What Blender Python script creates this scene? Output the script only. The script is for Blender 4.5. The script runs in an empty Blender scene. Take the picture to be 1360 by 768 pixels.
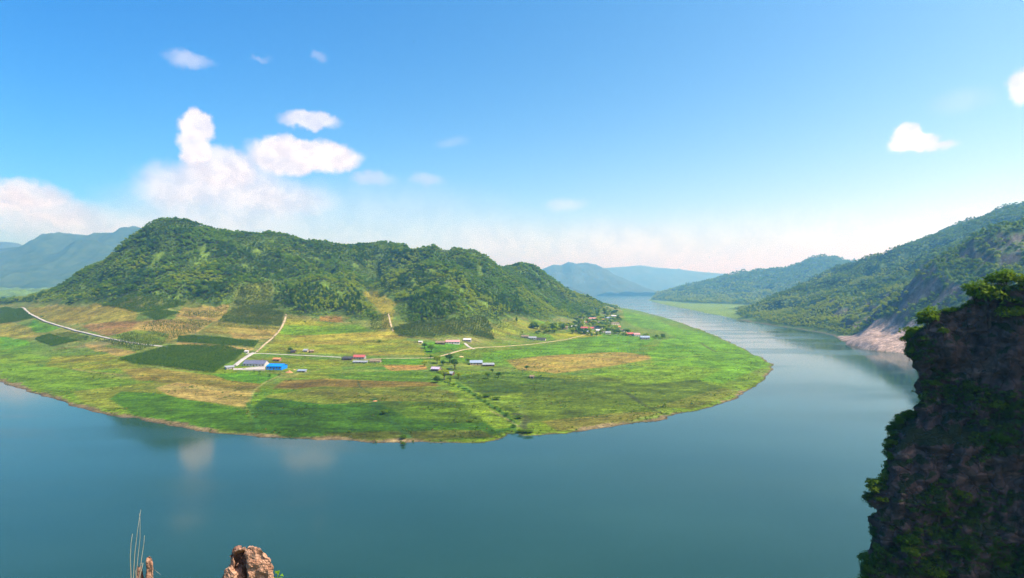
import bpy, math, random
import numpy as np
from mathutils import Vector, Matrix

random.seed(7)
RNG = np.random.default_rng(11)
R = math.radians
S = bpy.context.scene
COL = S.collection

# ------------------------------------------------------------------ camera
EYE = 90.0            # height of the viewpoint above the river, metres
F = 810.0             # focal length in photo pixels (photo 1360 px wide)
cam_data = bpy.data.cameras.new('camera')
cam_data.sensor_width = 36.0
cam_data.lens = 36.0 * F / 1360.0
cam_data.clip_start = 0.1
cam_data.clip_end = 60000.0
cam = bpy.data.objects.new('camera', cam_data)
COL.objects.link(cam)
cam.location = (0, 0, EYE)
cam.rotation_euler = (R(90), 0, 0)
S.camera = cam

# ------------------------------------------------------------------ light, sky, exposure
SUN_AZ, SUN_EL = 112.0, 54.0        # azimuth clockwise from the view direction (+Y)
EXPOSURE = 0.66
SKY_STRENGTH = 0.135
SUN_STRENGTH = 4.9
HAZE_DENSITY = 1.4e-4
S.view_settings.view_transform = 'Standard'
S.view_settings.look = 'None'
S.view_settings.exposure = EXPOSURE
S.view_settings.gamma = 1.0
S.view_settings.use_curve_mapping = False
S.render.engine = 'CYCLES'
S.cycles.use_denoising = True
S.cycles.max_bounces = 6
S.cycles.diffuse_bounces = 2
S.cycles.glossy_bounces = 3
S.cycles.transmission_bounces = 3
S.cycles.volume_bounces = 1
S.cycles.transparent_max_bounces = 8
S.cycles.caustics_reflective = False
S.cycles.caustics_refractive = False
S.cycles.denoising_prefilter = 'FAST'
S.cycles.use_adaptive_sampling = False

ld = bpy.data.lights.new('sun', 'SUN')
ld.energy = SUN_STRENGTH
ld.angle = R(0.53)
ld.color = (1.0, 0.955, 0.87)
sun = bpy.data.objects.new('sun', ld)
COL.objects.link(sun)
sun_dir = Vector((math.cos(R(SUN_EL)) * math.sin(R(SUN_AZ)), math.cos(R(SUN_EL)) * math.cos(R(SUN_AZ)), math.sin(R(SUN_EL))))
sun.rotation_euler = sun_dir.to_track_quat('Z', 'Y').to_euler()
sun.location = (0, 0, 600)


class NT:
    """small helper for writing node trees"""
    def __init__(self, tree):
        self.t = tree
        tree.nodes.clear()

    def n(self, typ, **kw):
        nd = self.t.nodes.new(typ)
        for k, v in kw.items():
            if k.startswith('i_'):
                key = k[2:]
                key = int(key) if key.isdigit() else key.replace('_', ' ')
                self.set(nd, key, v)
            else:
                setattr(nd, k, v)
        return nd

    def set(self, nd, key, v):
        s = nd.inputs[key]
        if isinstance(v, bpy.types.NodeSocket):
            self.t.links.new(v, s)
        else:
            s.default_value = v

    def math(self, op, a, b=None, c=None, clamp=False):
        nd = self.t.nodes.new('ShaderNodeMath')
        nd.operation = op
        nd.use_clamp = clamp
        for i, v in enumerate((a, b, c)):
            if v is not None:
                self.set(nd, i, v)
        return nd.outputs[0]

    def vmath(self, op, a, b=None, scale=None):
        nd = self.t.nodes.new('ShaderNodeVectorMath')
        nd.operation = op
        self.set(nd, 0, a)
        if b is not None:
            self.set(nd, 1, b)
        if scale is not None:
            self.set(nd, 'Scale', scale)
        return nd.outputs['Value'] if op in ('LENGTH', 'DOT_PRODUCT') else nd.outputs['Vector']

    def ramp(self, v, a, b, c=0.0, d=1.0, smooth=True):
        nd = self.t.nodes.new('ShaderNodeMapRange')
        nd.interpolation_type = 'SMOOTHSTEP' if smooth else 'LINEAR'
        self.set(nd, 'Value', v)
        for k, x in (('From Min', a), ('From Max', b), ('To Min', c), ('To Max', d)):
            self.set(nd, k, x)
        return nd.outputs[0]

    def mix(self, f, a, b, mode='MIX'):
        nd = self.t.nodes.new('ShaderNodeMix')
        nd.data_type = 'RGBA'
        nd.blend_type = mode
        self.set(nd, 0, f)
        self.set(nd, 6, a if not isinstance(a, tuple) else (*a, 1)[:4])
        self.set(nd, 7, b if not isinstance(b, tuple) else (*b, 1)[:4])
        return nd.outputs[2]

    def noise(self, vec, scale, detail=3, rough=0.5, out='Fac', dist=0.0):
        nd = self.t.nodes.new('ShaderNodeTexNoise')
        self.set(nd, 'Vector', vec)
        self.set(nd, 'Scale', scale)
        self.set(nd, 'Detail', detail)
        self.set(nd, 'Roughness', rough)
        self.set(nd, 'Distortion', dist)
        return nd.outputs[out]

    def link(self, a, b):
        self.t.links.new(a, b)


world = bpy.data.worlds.new('World')
S.world = world
world.use_nodes = True
w = NT(world.node_tree)
sky = w.n('ShaderNodeTexSky', sky_type='NISHITA', sun_disc=False, sun_elevation=R(SUN_EL), sun_rotation=R(SUN_AZ),
          altitude=100.0, air_density=1.0, dust_density=1.6, ozone_density=2.0)
sky_col = w.n('ShaderNodeHueSaturation', i_Saturation=1.42, i_Value=1.0, i_Color=sky.outputs[0]).outputs[0]

dirv = w.n('ShaderNodeTexCoord').outputs['Generated']
sep = w.n('ShaderNodeSeparateXYZ', i_0=dirv)
az = w.math('ARCTAN2', sep.outputs[0], sep.outputs[1])
el = w.math('ARCSINE', sep.outputs[2])
ae = w.n('ShaderNodeCombineXYZ', i_0=az, i_1=el).outputs[0]
# the air is clear and deep blue to the west, milky towards the sun
sky_col = w.mix(1.0, sky_col, w.mix(w.ramp(az, -.65, .65, smooth=False), (.54, .90, 1.10), (1.72, 1.30, 1.06)), 'MULTIPLY')
w1 = w.vmath('SUBTRACT', w.noise(ae, 9.0, 2, 0.5, 'Color'), (0.5, 0.5, 0.5))
w2 = w.vmath('SUBTRACT', w.noise(ae, 34.0, 6, 0.62, 'Color'), (0.5, 0.5, 0.5))
ae_w = w.vmath('ADD', w.vmath('ADD', ae, w.vmath('SCALE', w1, scale=0.034)), w.vmath('SCALE', w2, scale=0.027))
ae_s = w.vmath('ADD', w.vmath('ADD', ae, w.vmath('SCALE', w1, scale=0.03)), w.vmath('SCALE', w2, scale=0.004))


def azel(px, py):
    a = math.atan((px - 680) / F)
    return a, math.atan((384 - py) / F * math.cos(a))


# cumulus banks of the day: direction (as photo position), radii, opacity, softness
CLOUDS = [
    (264, 166, 24, 19, .95, 0.41250000000000003, 1), (257, 196, 20, 26, .9, .45, 1), (290, 222, 46, 26, .75, .55, 1), (232, 246, 56, 30, .7, .9, 1),
    (320, 243, 80, 36, .75, .9, 1), (390, 264, 58, 24, .6, 1, 1), (285, 280, 150, 40, .55, 1.1, 1),
    (405, 207, 74, 24, .95, 0.42249999999999999, 1), (436, 212, 46, 19, .9, .45, 1), (378, 190, 30, 16, .85, .45, 1), (413, 156, 40, 11, .8, .6, 1),
    (497, 240, 28, 11, .45, 1, 1), (565, 241, 22, 9, .4, 1, 1),
    (45, 258, 44, 18, .8, .8, 1), (66, 278, 84, 22, .7, .9, 1), (0, 265, 46, 24, .75, .8, 1), (90, 300, 170, 26, .6, 1.1, 1),
    (1214, 186, 34, 13, 1, 0.375, 1), (1206, 176, 20, 12, 1, 0.44999999999999996, 1), (1246, 193, 30, 6, .95, .9, 1),
    (1364, 112, 24, 24, 1, .6, 1), (1300, 284, 38, 9, .9, .8, 1), (1352, 276, 26, 8, .9, .8, 1), (1258, 291, 26, 5, .7, .9, 1),
    (252, 76, 34, 9, .42, 1, 1), (345, 80, 16, 4, .2, 1, 1), (424, 75, 10, 6, .25, 1, 1), (750, 272, 28, 10, .35, 1, 1),
    (500, 296, 240, 56, .30, 1.15, 0), (800, 350, 420, 66, .45, 1.2, 0), (1120, 335, 300, 70, .22, 1.2, 0), (250, 322, 330, 46, .40, 1.15, 0), (820, 318, 120, 26, .25, 1.1, 0), (660, 318, 70, 22, .3, 1.1, 0), (600, 188, 22, 7, .16, 1, 0), (1280, 130, 50, 16, .14, 1, 0),
    (-60, 250, 60, 30, .6, .9, 1), (-200, 230, 90, 40, .8, .8, 1), (1460, 230, 70, 26, .8, .8, 1),
]
alpha = None
for (px, py, rx, ry, op, soft, crisp) in CLOUDS:
    a0, e0 = azel(px, py)
    kx = math.cos(a0) ** 2 / F
    ky = math.cos(a0) / F
    d = w.vmath('SUBTRACT', ae_w if crisp else ae_s, (a0, e0, 0))
    d = w.vmath('LENGTH', w.vmath('MULTIPLY', d, (1 / (rx * kx), 1 / (ry * ky), 0)))
    al = w.ramp(d, 1.25, 1.25 - soft, 0.0, op * .9)
    alpha = al if alpha is None else w.math('SUBTRACT', w.math('ADD', alpha, al), w.math('MULTIPLY', alpha, al))
puff = w.noise(w.vmath('ADD', ae_w, (0.012, 0.016, 0)), 30.0, 5, 0.62)
warm = w.mix(w.ramp(puff, 0.36, 0.62), (4.5, 4.3, 4.7), (5.9, 5.6, 5.6))
sky_all = w.mix(alpha, sky_col, warm)
bg = w.n('ShaderNodeBackground', i_Color=sky_all, i_Strength=SKY_STRENGTH)
out = w.n('ShaderNodeOutputWorld')
w.link(bg.outputs[0], out.inputs['Surface'])
try:
    world.cycles.sampling_method = 'MANUAL'
    world.cycles.sample_map_resolution = 512
except Exception:
    pass


# ------------------------------------------------------------------ object helpers
def tag(o, label=None, cat=None, group=None, kind=None):
    if label:
        o['label'] = label
    if cat:
        o['category'] = cat
    if group:
        o['group'] = group
    if kind:
        o['kind'] = kind
    return o


def empty(name, loc=(0, 0, 0), rz=0.0):
    o = bpy.data.objects.new(name, None)
    o.empty_display_size = 0.5
    o.location = loc
    o.rotation_euler = (0, 0, rz)
    COL.objects.link(o)
    return o


def np_mesh(name, v, f, mats=(), smooth=False, fmat=None):
    """mesh from arrays; f is (n,3) or (n,4)"""
    v = np.asarray(v, dtype=np.float32).reshape(-1, 3)
    f = np.asarray(f, dtype=np.int32)
    k = f.shape[1]
    me = bpy.data.meshes.new(name)
    me.vertices.add(len(v))
    me.vertices.foreach_set('co', v.ravel())
    me.loops.add(f.size)
    me.loops.foreach_set('vertex_index', f.ravel())
    me.polygons.add(len(f))
    me.polygons.foreach_set('loop_start', np.arange(0, f.size, k, dtype=np.int32))
    if smooth:
        me.polygons.foreach_set('use_smooth', np.ones(len(f), dtype=bool))
    for m in mats:
        me.materials.append(m)
    if fmat is not None:
        me.polygons.foreach_set('material_index', np.asarray(fmat, dtype=np.int32))
    me.update(calc_edges=True)
    me.validate()
    return me


def link_mesh(name, me, parent=None, loc=None):
    o = bpy.data.objects.new(name, me)
    COL.objects.link(o)
    if parent is not None:
        o.parent = parent
    if loc is not None:
        o.location = loc
    return o


class MB:
    """collects boxes, prisms and tubes into one mesh"""
    def __init__(self):
        self.v, self.f = [], []

    def add(self, verts, faces):
        b = len(self.v)
        self.v += [tuple(p) for p in verts]
        self.f += [tuple(b + i for i in q) for q in faces]
        return self

    def box(self, x0, x1, y0, y1, z0, z1):
        return self.add([(x0, y0, z0), (x1, y0, z0), (x1, y1, z0), (x0, y1, z0), (x0, y0, z1), (x1, y0, z1), (x1, y1, z1), (x0, y1, z1)],
                        [(0, 3, 2, 1), (4, 5, 6, 7), (0, 1, 5, 4), (1, 2, 6, 5), (2, 3, 7, 6), (3, 0, 4, 7)])

    def prism(self, profile, x0, x1):
        """profile: (y,z) outline, swept along x"""
        n = len(profile)
        vs = [(x0, y, z) for y, z in profile] + [(x1, y, z) for y, z in profile]
        fs = [tuple(range(n - 1, -1, -1)), tuple(range(n, 2 * n))] + [(i, (i + 1) % n, n + (i + 1) % n, n + i) for i in range(n)]
        return self.add(vs, [tuple(reversed(q)) for q in fs])

    def tube(self, pts, radii, n=6):
        pts = [Vector(p) for p in pts]
        b = len(self.v)
        up = Vector((0.31, 0.17, 0.93))
        for i, p in enumerate(pts):
            d = (pts[min(i + 1, len(pts) - 1)] - pts[max(i - 1, 0)]).normalized()
            s = d.cross(up if abs(d.dot(up)) < 0.95 else Vector((1, 0, 0))).normalized()
            t = d.cross(s)
            for k in range(n):
                a = 2 * math.pi * k / n
                self.v.append(tuple(p + (s * math.cos(a) + t * math.sin(a)) * radii[i]))
        for i in range(len(pts) - 1):
            for k in range(n):
                self.f.append((b + i * n + k, b + i * n + (k + 1) % n, b + (i + 1) * n + (k + 1) % n, b + (i + 1) * n + k))
        self.f.append(tuple(b + k for k in range(n - 1, -1, -1)))
        e = b + (len(pts) - 1) * n
        self.f.append(tuple(e + k for k in range(n)))
        return self

    def mesh(self, name, mat, smooth=False):
        me = bpy.data.meshes.new(name)
        me.from_pydata(self.v, [], self.f)
        if mat:
            me.materials.append(mat)
        if smooth:
            me.polygons.foreach_set('use_smooth', [True] * len(me.polygons))
        me.update()
        return me

    def build(self, name, mat, parent=None, smooth=False, loc=None):
        return link_mesh(name, self.mesh(name, mat, smooth), parent, loc)


# ------------------------------------------------------------------ numpy noise
def _hash(ix, iy, iz, seed):
    h = (ix.astype(np.int64) * 374761393 + iy.astype(np.int64) * 668265263 + iz.astype(np.int64) * 2147483647 + seed * 974634777) & 0xffffffff
    h = ((h ^ (h >> 13)) * 1274126177) & 0xffffffff
    h = ((h ^ (h >> 16)) * 2246822519) & 0xffffffff
    return ((h ^ (h >> 15)) & 0xffffff) / float(0xffffff)


def vnoise(x, y, z=None, seed=0):
    x, y = np.asarray(x, float), np.asarray(y, float)
    z = np.zeros_like(x) if z is None else np.asarray(z, float)
    x, y, z = np.broadcast_arrays(x, y, z)
    ix, iy, iz = np.floor(x), np.floor(y), np.floor(z)
    fx, fy, fz = x - ix, y - iy, z - iz
    fx, fy, fz = (t * t * t * (t * (t * 6 - 15) + 10) for t in (fx, fy, fz))
    r = 0
    for dx in (0, 1):
        for dy in (0, 1):
            for dz in (0, 1):
                wgt = (fx if dx else 1 - fx) * (fy if dy else 1 - fy) * (fz if dz else 1 - fz)
                r = r + wgt * _hash(ix + dx, iy + dy, iz + dz, seed)
    return r * 2 - 1


def fbm(x, y, z=None, octv=4, gain=0.5, seed=0):
    r, a, f = 0, 1.0, 1.0
    for k in range(octv):
        r = r + a * vnoise(np.asarray(x) * f + 17.3 * k, np.asarray(y) * f - 9.1 * k, None if z is None else np.asarray(z) * f + 5.7 * k, seed + k)
        a *= gain
        f *= 2.03
    return r


def ridged(x, y, octv=4, seed=0):
    r, a, f = 0, 1.0, 1.0
    for k in range(octv):
        r = r + a * (1 - np.abs(vnoise(np.asarray(x) * f + 3.1 * k, np.asarray(y) * f + 7.7 * k, None, seed + k)) * 2)
        a *= 0.5
        f *= 2.1
    return r


def sstep(a, b, x):
    t = np.clip((x - a) / (b - a), 0, 1)
    return t * t * (3 - 2 * t)


# ------------------------------------------------------------------ measuring: photo point + distance -> place
def P(px, py, Y):
    return ((px - 680) * Y / F, Y, EYE - (py - 384) * Y / F)


def W(px, py, z=0.0):
    Y = (EYE - z) * F / (py - 384)
    return ((px - 680) * Y / F, Y, z)


class RBF:
    def __init__(self, pts, smooth=1e-5):
        p = np.array(pts, float)
        self.s = 1000.0
        self.c = p[:, :2] / self.s
        n = len(p)
        A = self.k(np.linalg.norm(self.c[:, None] - self.c[None], axis=2)) + np.eye(n) * smooth
        Q = np.hstack([np.ones((n, 1)), self.c])
        M = np.block([[A, Q], [Q.T, np.zeros((3, 3))]])
        sol = np.linalg.lstsq(M, np.concatenate([p[:, 2], np.zeros(3)]), rcond=None)[0]
        self.w, self.q = sol[:n], sol[n:]

    @staticmethod
    def k(r):
        return r ** 1.35      # between linear and thin plate: no overshoot

    def __call__(self, x, y):
        sh = np.shape(x)
        p = np.stack([np.ravel(x), np.ravel(y)], 1) / self.s
        o = np.empty(len(p))
        for i in range(0, len(p), 20000):
            q = p[i:i + 20000]
            r = np.sqrt((q[:, None, 0] - self.c[None, :, 0]) ** 2 + (q[:, None, 1] - self.c[None, :, 1]) ** 2)
            o[i:i + 20000] = -0 + self.k(r) @ self.w + self.q[0] + q @ self.q[1:]
        return o.reshape(sh)


def poly_sd(x, y, poly):
    """signed distance to a polygon, positive inside"""
    sh = np.shape(x)
    x, y = np.ravel(x).astype(float), np.ravel(y).astype(float)
    p = np.array([q[:2] for q in poly], float)
    d = np.full(len(x), 1e18)
    ins = np.zeros(len(x), bool)
    for i in range(len(p)):
        a, b = p[i], p[(i + 1) % len(p)]
        ab = b - a
        t = np.clip(((x - a[0]) * ab[0] + (y - a[1]) * ab[1]) / max(ab @ ab, 1e-9), 0, 1)
        d = np.minimum(d, (x - a[0] - t * ab[0]) ** 2 + (y - a[1] - t * ab[1]) ** 2)
        if abs(ab[1]) > 1e-12:
            c = (a[1] > y) != (b[1] > y)
            ins ^= c & (x < a[0] + (y - a[1]) / ab[1] * ab[0])
    d = np.sqrt(d)
    return np.where(ins, d, -d).reshape(sh)


def line_dist(x, y, line):
    sh = np.shape(x)
    x, y = np.ravel(x).astype(float), np.ravel(y).astype(float)
    d = np.full(len(x), 1e18)
    for a, b in zip(line[:-1], line[1:]):
        a, b = np.array(a[:2]), np.array(b[:2])
        ab = b - a
        t = np.clip(((x - a[0]) * ab[0] + (y - a[1]) * ab[1]) / max(ab @ ab, 1e-9), 0, 1)
        d = np.minimum(d, (x - a[0] - t * ab[0]) ** 2 + (y - a[1] - t * ab[1]) ** 2)
    return np.sqrt(d).reshape(sh)


# ------------------------------------------------------------------ land: shorelines and heights
SHORE = [(-330, 452), (-200, 468), (-100, 484), (0, 508), (35, 518), (70, 530), (110, 542), (150, 552), (200, 562), (250, 571), (290, 576), (330, 580),
         (385, 584), (440, 586.5), (490, 588), (528, 588), (533, 590), (540, 588.5), (600, 589), (640, 587), (662, 584), (672, 581), (676, 576.5), (684, 576), (694, 579.5),
         (715, 579), (760, 575), (820, 567), (880, 556), (940, 541), (980, 526), (1006, 511), (1020, 499), (1027, 491), (1024, 483), (1012, 475),
         (995, 467), (975, 457), (952, 447), (930, 438), (905, 429), (880, 421), (850, 413.5), (830, 410), (815, 407)]
SHORE_W = [W(*q) for q in SHORE]
PEN_POLY = SHORE_W + [(560, 3900, 0), (300, 4500, 0), (-500, 6500, 0), (-3500, 9000, 0), (-14000, 9000, 0), (-14000, 1200, 0), (-3000, 1200, 0)]

RIDGE = [(-60, 396, 1450), (-20, 400, 1380), (10, 400, 1330), (30, 396, 1300), (60, 383, 1270), (100, 361, 1250), (140, 337, 1245), (165, 319, 1240), (185, 306, 1235), (205, 294, 1230), (235, 289, 1230),
         (262, 292, 1245), (290, 300, 1265), (320, 304, 1290), (350, 309, 1330), (380, 311, 1360), (405, 319, 1385), (430, 323, 1400),
         (450, 323, 1410), (480, 321, 1450), (500, 323, 1470), (520, 324, 1480), (560, 328, 1430), (600, 329, 1390), (625, 333, 1400), (645, 343, 1420),
         (660, 353, 1480), (672, 353, 1600), (690, 350, 1660), (702, 352, 1700), (715, 360, 1740), (735, 373, 1840), (755, 386, 1960), (770, 394, 2060), (785, 400, 2180), (800, 406, 2320)]
COLS = {
    -250: [(475, 800), (455, 1020), (430, 1400)],
    -130: [(485, 705), (465, 850), (450, 1000), (430, 1250), (415, 1500)],
    0: [(490, 660), (470, 760), (450, 880), (435, 990), (420, 1150), (410, 1300), (400, 1800), (389, 2600)],
    100: [(525, 502), (500, 590), (475, 690), (455, 785), (440, 860), (425, 930), (410, 1000), (385, 1110)],
    235: [(545, 438), (520, 503), (500, 570), (480, 640), (460, 715), (440, 790), (420, 860), (405, 900), (370, 1010), (330, 1130)],
    350: [(560, 400), (530, 470), (500, 575), (480, 660), (465, 730), (445, 810), (425, 880), (405, 940), (360, 1120), (332, 1230)],
    440: [(565, 390), (530, 470), (500, 575), (475, 690), (455, 780), (435, 860), (420, 910)],
    420: [(402, 930), (380, 1010), (350, 1170)],
    508: [(440, 840), (420, 905), (402, 1010), (386, 1160), (366, 1330)],
    600: [(425, 890), (400, 955), (375, 1050), (350, 1200)],
    560: [(560, 400), (530, 470), (500, 575), (475, 690), (455, 780), (440, 840), (420, 905), (392, 1000), (360, 1150)],
    640: [(560, 402), (530, 472), (500, 575), (475, 705), (455, 840), (443, 910), (420, 1010), (390, 1150), (362, 1320)],
    740: [(550, 425), (520, 508), (490, 635), (465, 805), (445, 1020), (430, 1230), (415, 1420), (395, 1650)],
    800: [(440, 1160), (425, 1560), (414, 2000)],
    850: [(530, 483), (500, 590), (475, 740), (450, 990), (437, 1215), (425, 1580)],
    950: [(510, 560), (480, 720), (460, 915)],
}
pts = []
for q in SHORE_W:
    pts.append((q[0], q[1], 1.0))
for px, col in COLS.items():
    for py, Y in col:
        pts.append(P(px, py, Y))
for px, py, Y in RIDGE:
    x, y, z = P(px, py, Y)
    z -= 5.0
    pts += [(x, y, z), (x * 1.12, y * 1.12, z * 0.8), (x * 1.4, y * 1.4, z * 0.25)]
pts += [(-3200, 3200, 70), (-2200, 5000, 85), (0, 4300, 4), (-800, 3600, 25), (-1300, 2600, 45), (300, 3500, 3), (480, 3200, 2), (-5000, 5000, 90), (-2400, 2000, 50), (-3000, 1400, 30)]
H_PEN = RBF(pts)

RSHORE = [(862, 399.5), (880, 404), (905, 409), (940, 416), (962, 420.5), (975, 423), (985, 426), (1010, 430), (1050, 436), (1080, 440), (1108, 446), (1116, 452), (1122, 457), (1140, 463),
          (1165, 467), (1195, 469), (1230, 473), (1260, 480), (1300, 492), (1360, 505), (1500, 520), (1700, 525)]
RSHORE_W = [W(*q) for q in RSHORE]
R_POLY = RSHORE_W + [(6000, 520, 0), (14000, 2000, 0), (14000, 13000, 0), (3400, 11500, 0), (1900, 8200, 0)]
A_RIDGE = [(876, 392, 5600), (900, 384, 5400), (940, 374, 5200), (985, 364, 5000), (1010, 362, 4900), (1050, 356, 4800), (1075, 347, 4800), (1095, 342, 4800), (1120, 346, 4800), (1150, 347, 4800), (1200, 350, 4800)]
B_RIDGE = [(985, 414, 2000), (1005, 407, 2050), (1040, 392, 2300), (1080, 375, 2450), (1110, 364, 2550), (1160, 349, 2600), (1200, 327, 2600), (1240, 311, 2550), (1290, 295, 2500), (1360, 282, 2450), (1450, 262, 2400), (1600, 240, 2400)]
C_RIDGE = [(1196, 392, 1030), (1215, 367, 1010), (1245, 353, 985), (1290, 328, 965), (1340, 310, 955), (1400, 296, 950), (1500, 280, 950)]
rp = [(q[0], q[1], 1.0) for q in RSHORE_W]
for rid, k in ((A_RIDGE, 1.2), (B_RIDGE, 1.25)):
    for px, py, Y in rid:
        x, y, z = P(px, py, Y)
        z -= 5
        rp += [(x, y, z), (x * 1.1, y * 1.1, z * .85), (x * k * 1.1, y * k * 1.1, z * 0.45)]
for px, py, Y in C_RIDGE:
    x, y, z = P(px, py, Y)
    rp += [(x, y, z - 4)]
for px, py, Y in [(1050, 422, 1560), (1050, 408, 1800), (1100, 432, 1290), (1100, 410, 1500), (1100, 390, 1850), (1150, 402, 1340), (1150, 380, 1700), (1200, 378, 1400), (1200, 350, 1750),
                  (1250, 350, 1450), (1250, 330, 1700), (1300, 332, 1450), (1300, 315, 1700), (1360, 310, 1450), (1450, 295, 1400),
                  (1140, 448, 1000), (1150, 455, 915), (1170, 440, 935), (1195, 440, 915), (1160, 425, 1010), (1172, 408, 1060), (1185, 420, 960), (1215, 420, 915), (1250, 420, 890), (1300, 420, 850), (1360, 420, 800), (1250, 385, 930), (1300, 375, 905), (1360, 365, 890),
                  (1020, 424, 1750), (1000, 420, 1830), (985, 421, 1850)]:
    rp.append(P(px, py, Y))
for px, Y, z in [(1215, 1150, 85), (1260, 1160, 105), (1300, 1170, 125), (1350, 1170, 145), (1400, 1180, 155), (1180, 1180, 75)]:
    rp.append(((px - 680) * Y / F, Y, z))
for px, py, z in [(900, 405, 2), (940, 412, 2), (965, 413, 2), (960, 406, 2.5), (975, 417, 2), (985, 407, 3), (1000, 414.5, 3)]:
    rp.append(W(px, py, z))
rp += [(3000, 9000, 60), (8000, 9000, 200), (8000, 2000, 260), (4000, 3000, 250)]
H_RIGHT = RBF(rp)


RIDGE_W = [P(*q) for q in RIDGE]


def heights(x, y):
    n1 = fbm(x / 9.0, y / 9.0, seed=3, octv=2)
    n2 = fbm(x / 60.0, y / 60.0, seed=5, octv=3)
    far = np.clip(y / 600.0, 1, 6)
    sdp = poly_sd(x, y, PEN_POLY) + (n1 * 1.2 + n2 * 2.8 + fbm(x / 26.0, y / 26.0, seed=6, octv=2) * 2.2)
    sdr = poly_sd(x, y, R_POLY) + (n1 * 1.0 + n2 * 3.0) * np.clip(y / 900, .7, 3)
    zp = H_PEN(x, y)
    hill = sstep(14, 60, zp)
    rel = (ridged(x / 210.0, y / 210.0, 4, 21) - .55) * 11 + fbm(x / 55., y / 55., seed=8, octv=3) * 3.2
    far_r = sstep(0, 170, line_dist(x, y, RIDGE_W)) * .85 + .15
    gx_, gy_ = (x * .93 + y * .30) / 95. + .5 * n2 * .6, (y * .93 - x * .30) / 420.
    spur = (ridged(gx_, gy_, 3, 51) - .55) * 19 * far_r * sstep(45, 100, zp)
    rel = rel * .8 * (.25 + .75 * sstep(45, 90, zp)) + spur
    zp = zp + hill * rel * sstep(20, 110, zp + 20) + (1 - hill) * fbm(x / 45., y / 45., seed=9, octv=3) * .35
    zp = np.where(sdp > 0, np.minimum(np.maximum(zp, .7 + .1 * n2), .02 + .22 * sdp + np.clip(sdp - 25, 0, None) ** 1.5 * .1), np.maximum(.25 * sdp, -8))
    zr = H_RIGHT(x, y)
    hillr = sstep(6, 50, zr)
    relr = (ridged(x / 190., y / 190., 5, 31) - .5) * 15 + fbm(x / 38., y / 38., seed=12, octv=4) * 4.5
    spur = (ridged((x * .55 + y * .8) / 120. + .3 * n2, (x * .8 - y * .55) / 420., 3, 57) - .55) * 20
    zr = zr + hillr * (relr * .8 + spur * sstep(700, 1100, y))
    zr = np.where(sdr > 0, np.minimum(np.maximum(zr, .8), .02 + (.25 + .7 * sstep(1100, 900, y)) * sdr + np.clip(sdr - 25, 0, None) ** 1.5 * .15), np.maximum(.4 * sdr, -8))
    return np.maximum(zp, zr), sdp, sdr, zp, zr


NT_, NY_ = 1040, 660
T_MIN, T_MAX = -1.28, 1.28
Y_MIN, Y_MAX = 335.0, 8600.0
tt = np.linspace(T_MIN, T_MAX, NT_)
yy = np.exp(np.linspace(math.log(Y_MIN), math.log(Y_MAX), NY_))
GY, GT = np.meshgrid(yy, tt, indexing='ij')
GX = GY * GT
GZ, SDP, SDR, ZP, ZR = heights(GX, GY)


def zat(x, y):
    """ground height at world x, y (arrays or numbers)"""
    x, y = np.asarray(x, float), np.asarray(y, float)
    u = np.clip((x / y - T_MIN) / (T_MAX - T_MIN) * (NT_ - 1), 0, NT_ - 1.001)
    v = np.clip((np.log(y) - math.log(Y_MIN)) / (math.log(Y_MAX) - math.log(Y_MIN)) * (NY_ - 1), 0, NY_ - 1.001)
    i, j = v.astype(int), u.astype(int)
    a, b = v - i, u - j
    return (GZ[i, j] * (1 - a) * (1 - b) + GZ[i + 1, j] * a * (1 - b) + GZ[i, j + 1] * (1 - a) * b + GZ[i + 1, j + 1] * a * b)


def grid_at(arr, x, y):
    u = np.clip((np.asarray(x) / np.asarray(y) - T_MIN) / (T_MAX - T_MIN) * (NT_ - 1), 0, NT_ - 1).round().astype(int)
    v = np.clip((np.log(np.asarray(y)) - math.log(Y_MIN)) / (math.log(Y_MAX) - math.log(Y_MIN)) * (NY_ - 1), 0, NY_ - 1).round().astype(int)
    return arr[v, u]


YF = np.exp(np.linspace(math.log(Y_MIN), math.log(Y_MAX), 4000))


def hit(px, py):
    """where the sight line through a photo point meets the ground"""
    t = (px - 680) / F
    zray = EYE - (py - 384) / F * YF
    z = zat(t * YF, YF)
    k = np.nonzero(np.maximum(z, 0) >= zray)[0]
    if len(k) == 0:
        return (t * Y_MAX, Y_MAX, float(z[-1]))
    Y = YF[k[0]]
    return (t * Y, Y, float(max(z[k[0]], 0)))


def hits(poly):
    return [hit(*q) for q in poly]


def hit_line(line, step=6.0):
    """photo polyline -> dense ground polyline"""
    o = []
    for (a, b) in zip(line[:-1], line[1:]):
        n = max(1, int(math.hypot(b[0] - a[0], b[1] - a[1]) / step))
        for k in range(n):
            o.append(hit(a[0] + (b[0] - a[0]) * k / n, a[1] + (b[1] - a[1]) * k / n))
    o.append(hit(*line[-1]))
    return o
# ------------------------------------------------------------------ ground colours (crops, soil, grass): what grows where
def lin(r, g, b):
    return tuple(((c / 255) / 12.92 if c / 255 <= .04045 else ((c / 255 + .055) / 1.055) ** 2.4) for c in (r, g, b))


nA = fbm(GX / 70., GY / 70., seed=41, octv=4)
nB = fbm(GX / 22., GY / 14., seed=45, octv=4)
nC = fbm(GX / 6., GY / 6., seed=49, octv=3)
C = np.zeros(GX.shape + (3,))


def paint(mask, col, var=0.0):
    m = np.clip(mask, 0, 1)[..., None]
    c = np.array(col)[None, None, :] * (1 + var * nB[..., None])
    C[:] = C * (1 - m) + c * m


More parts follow.
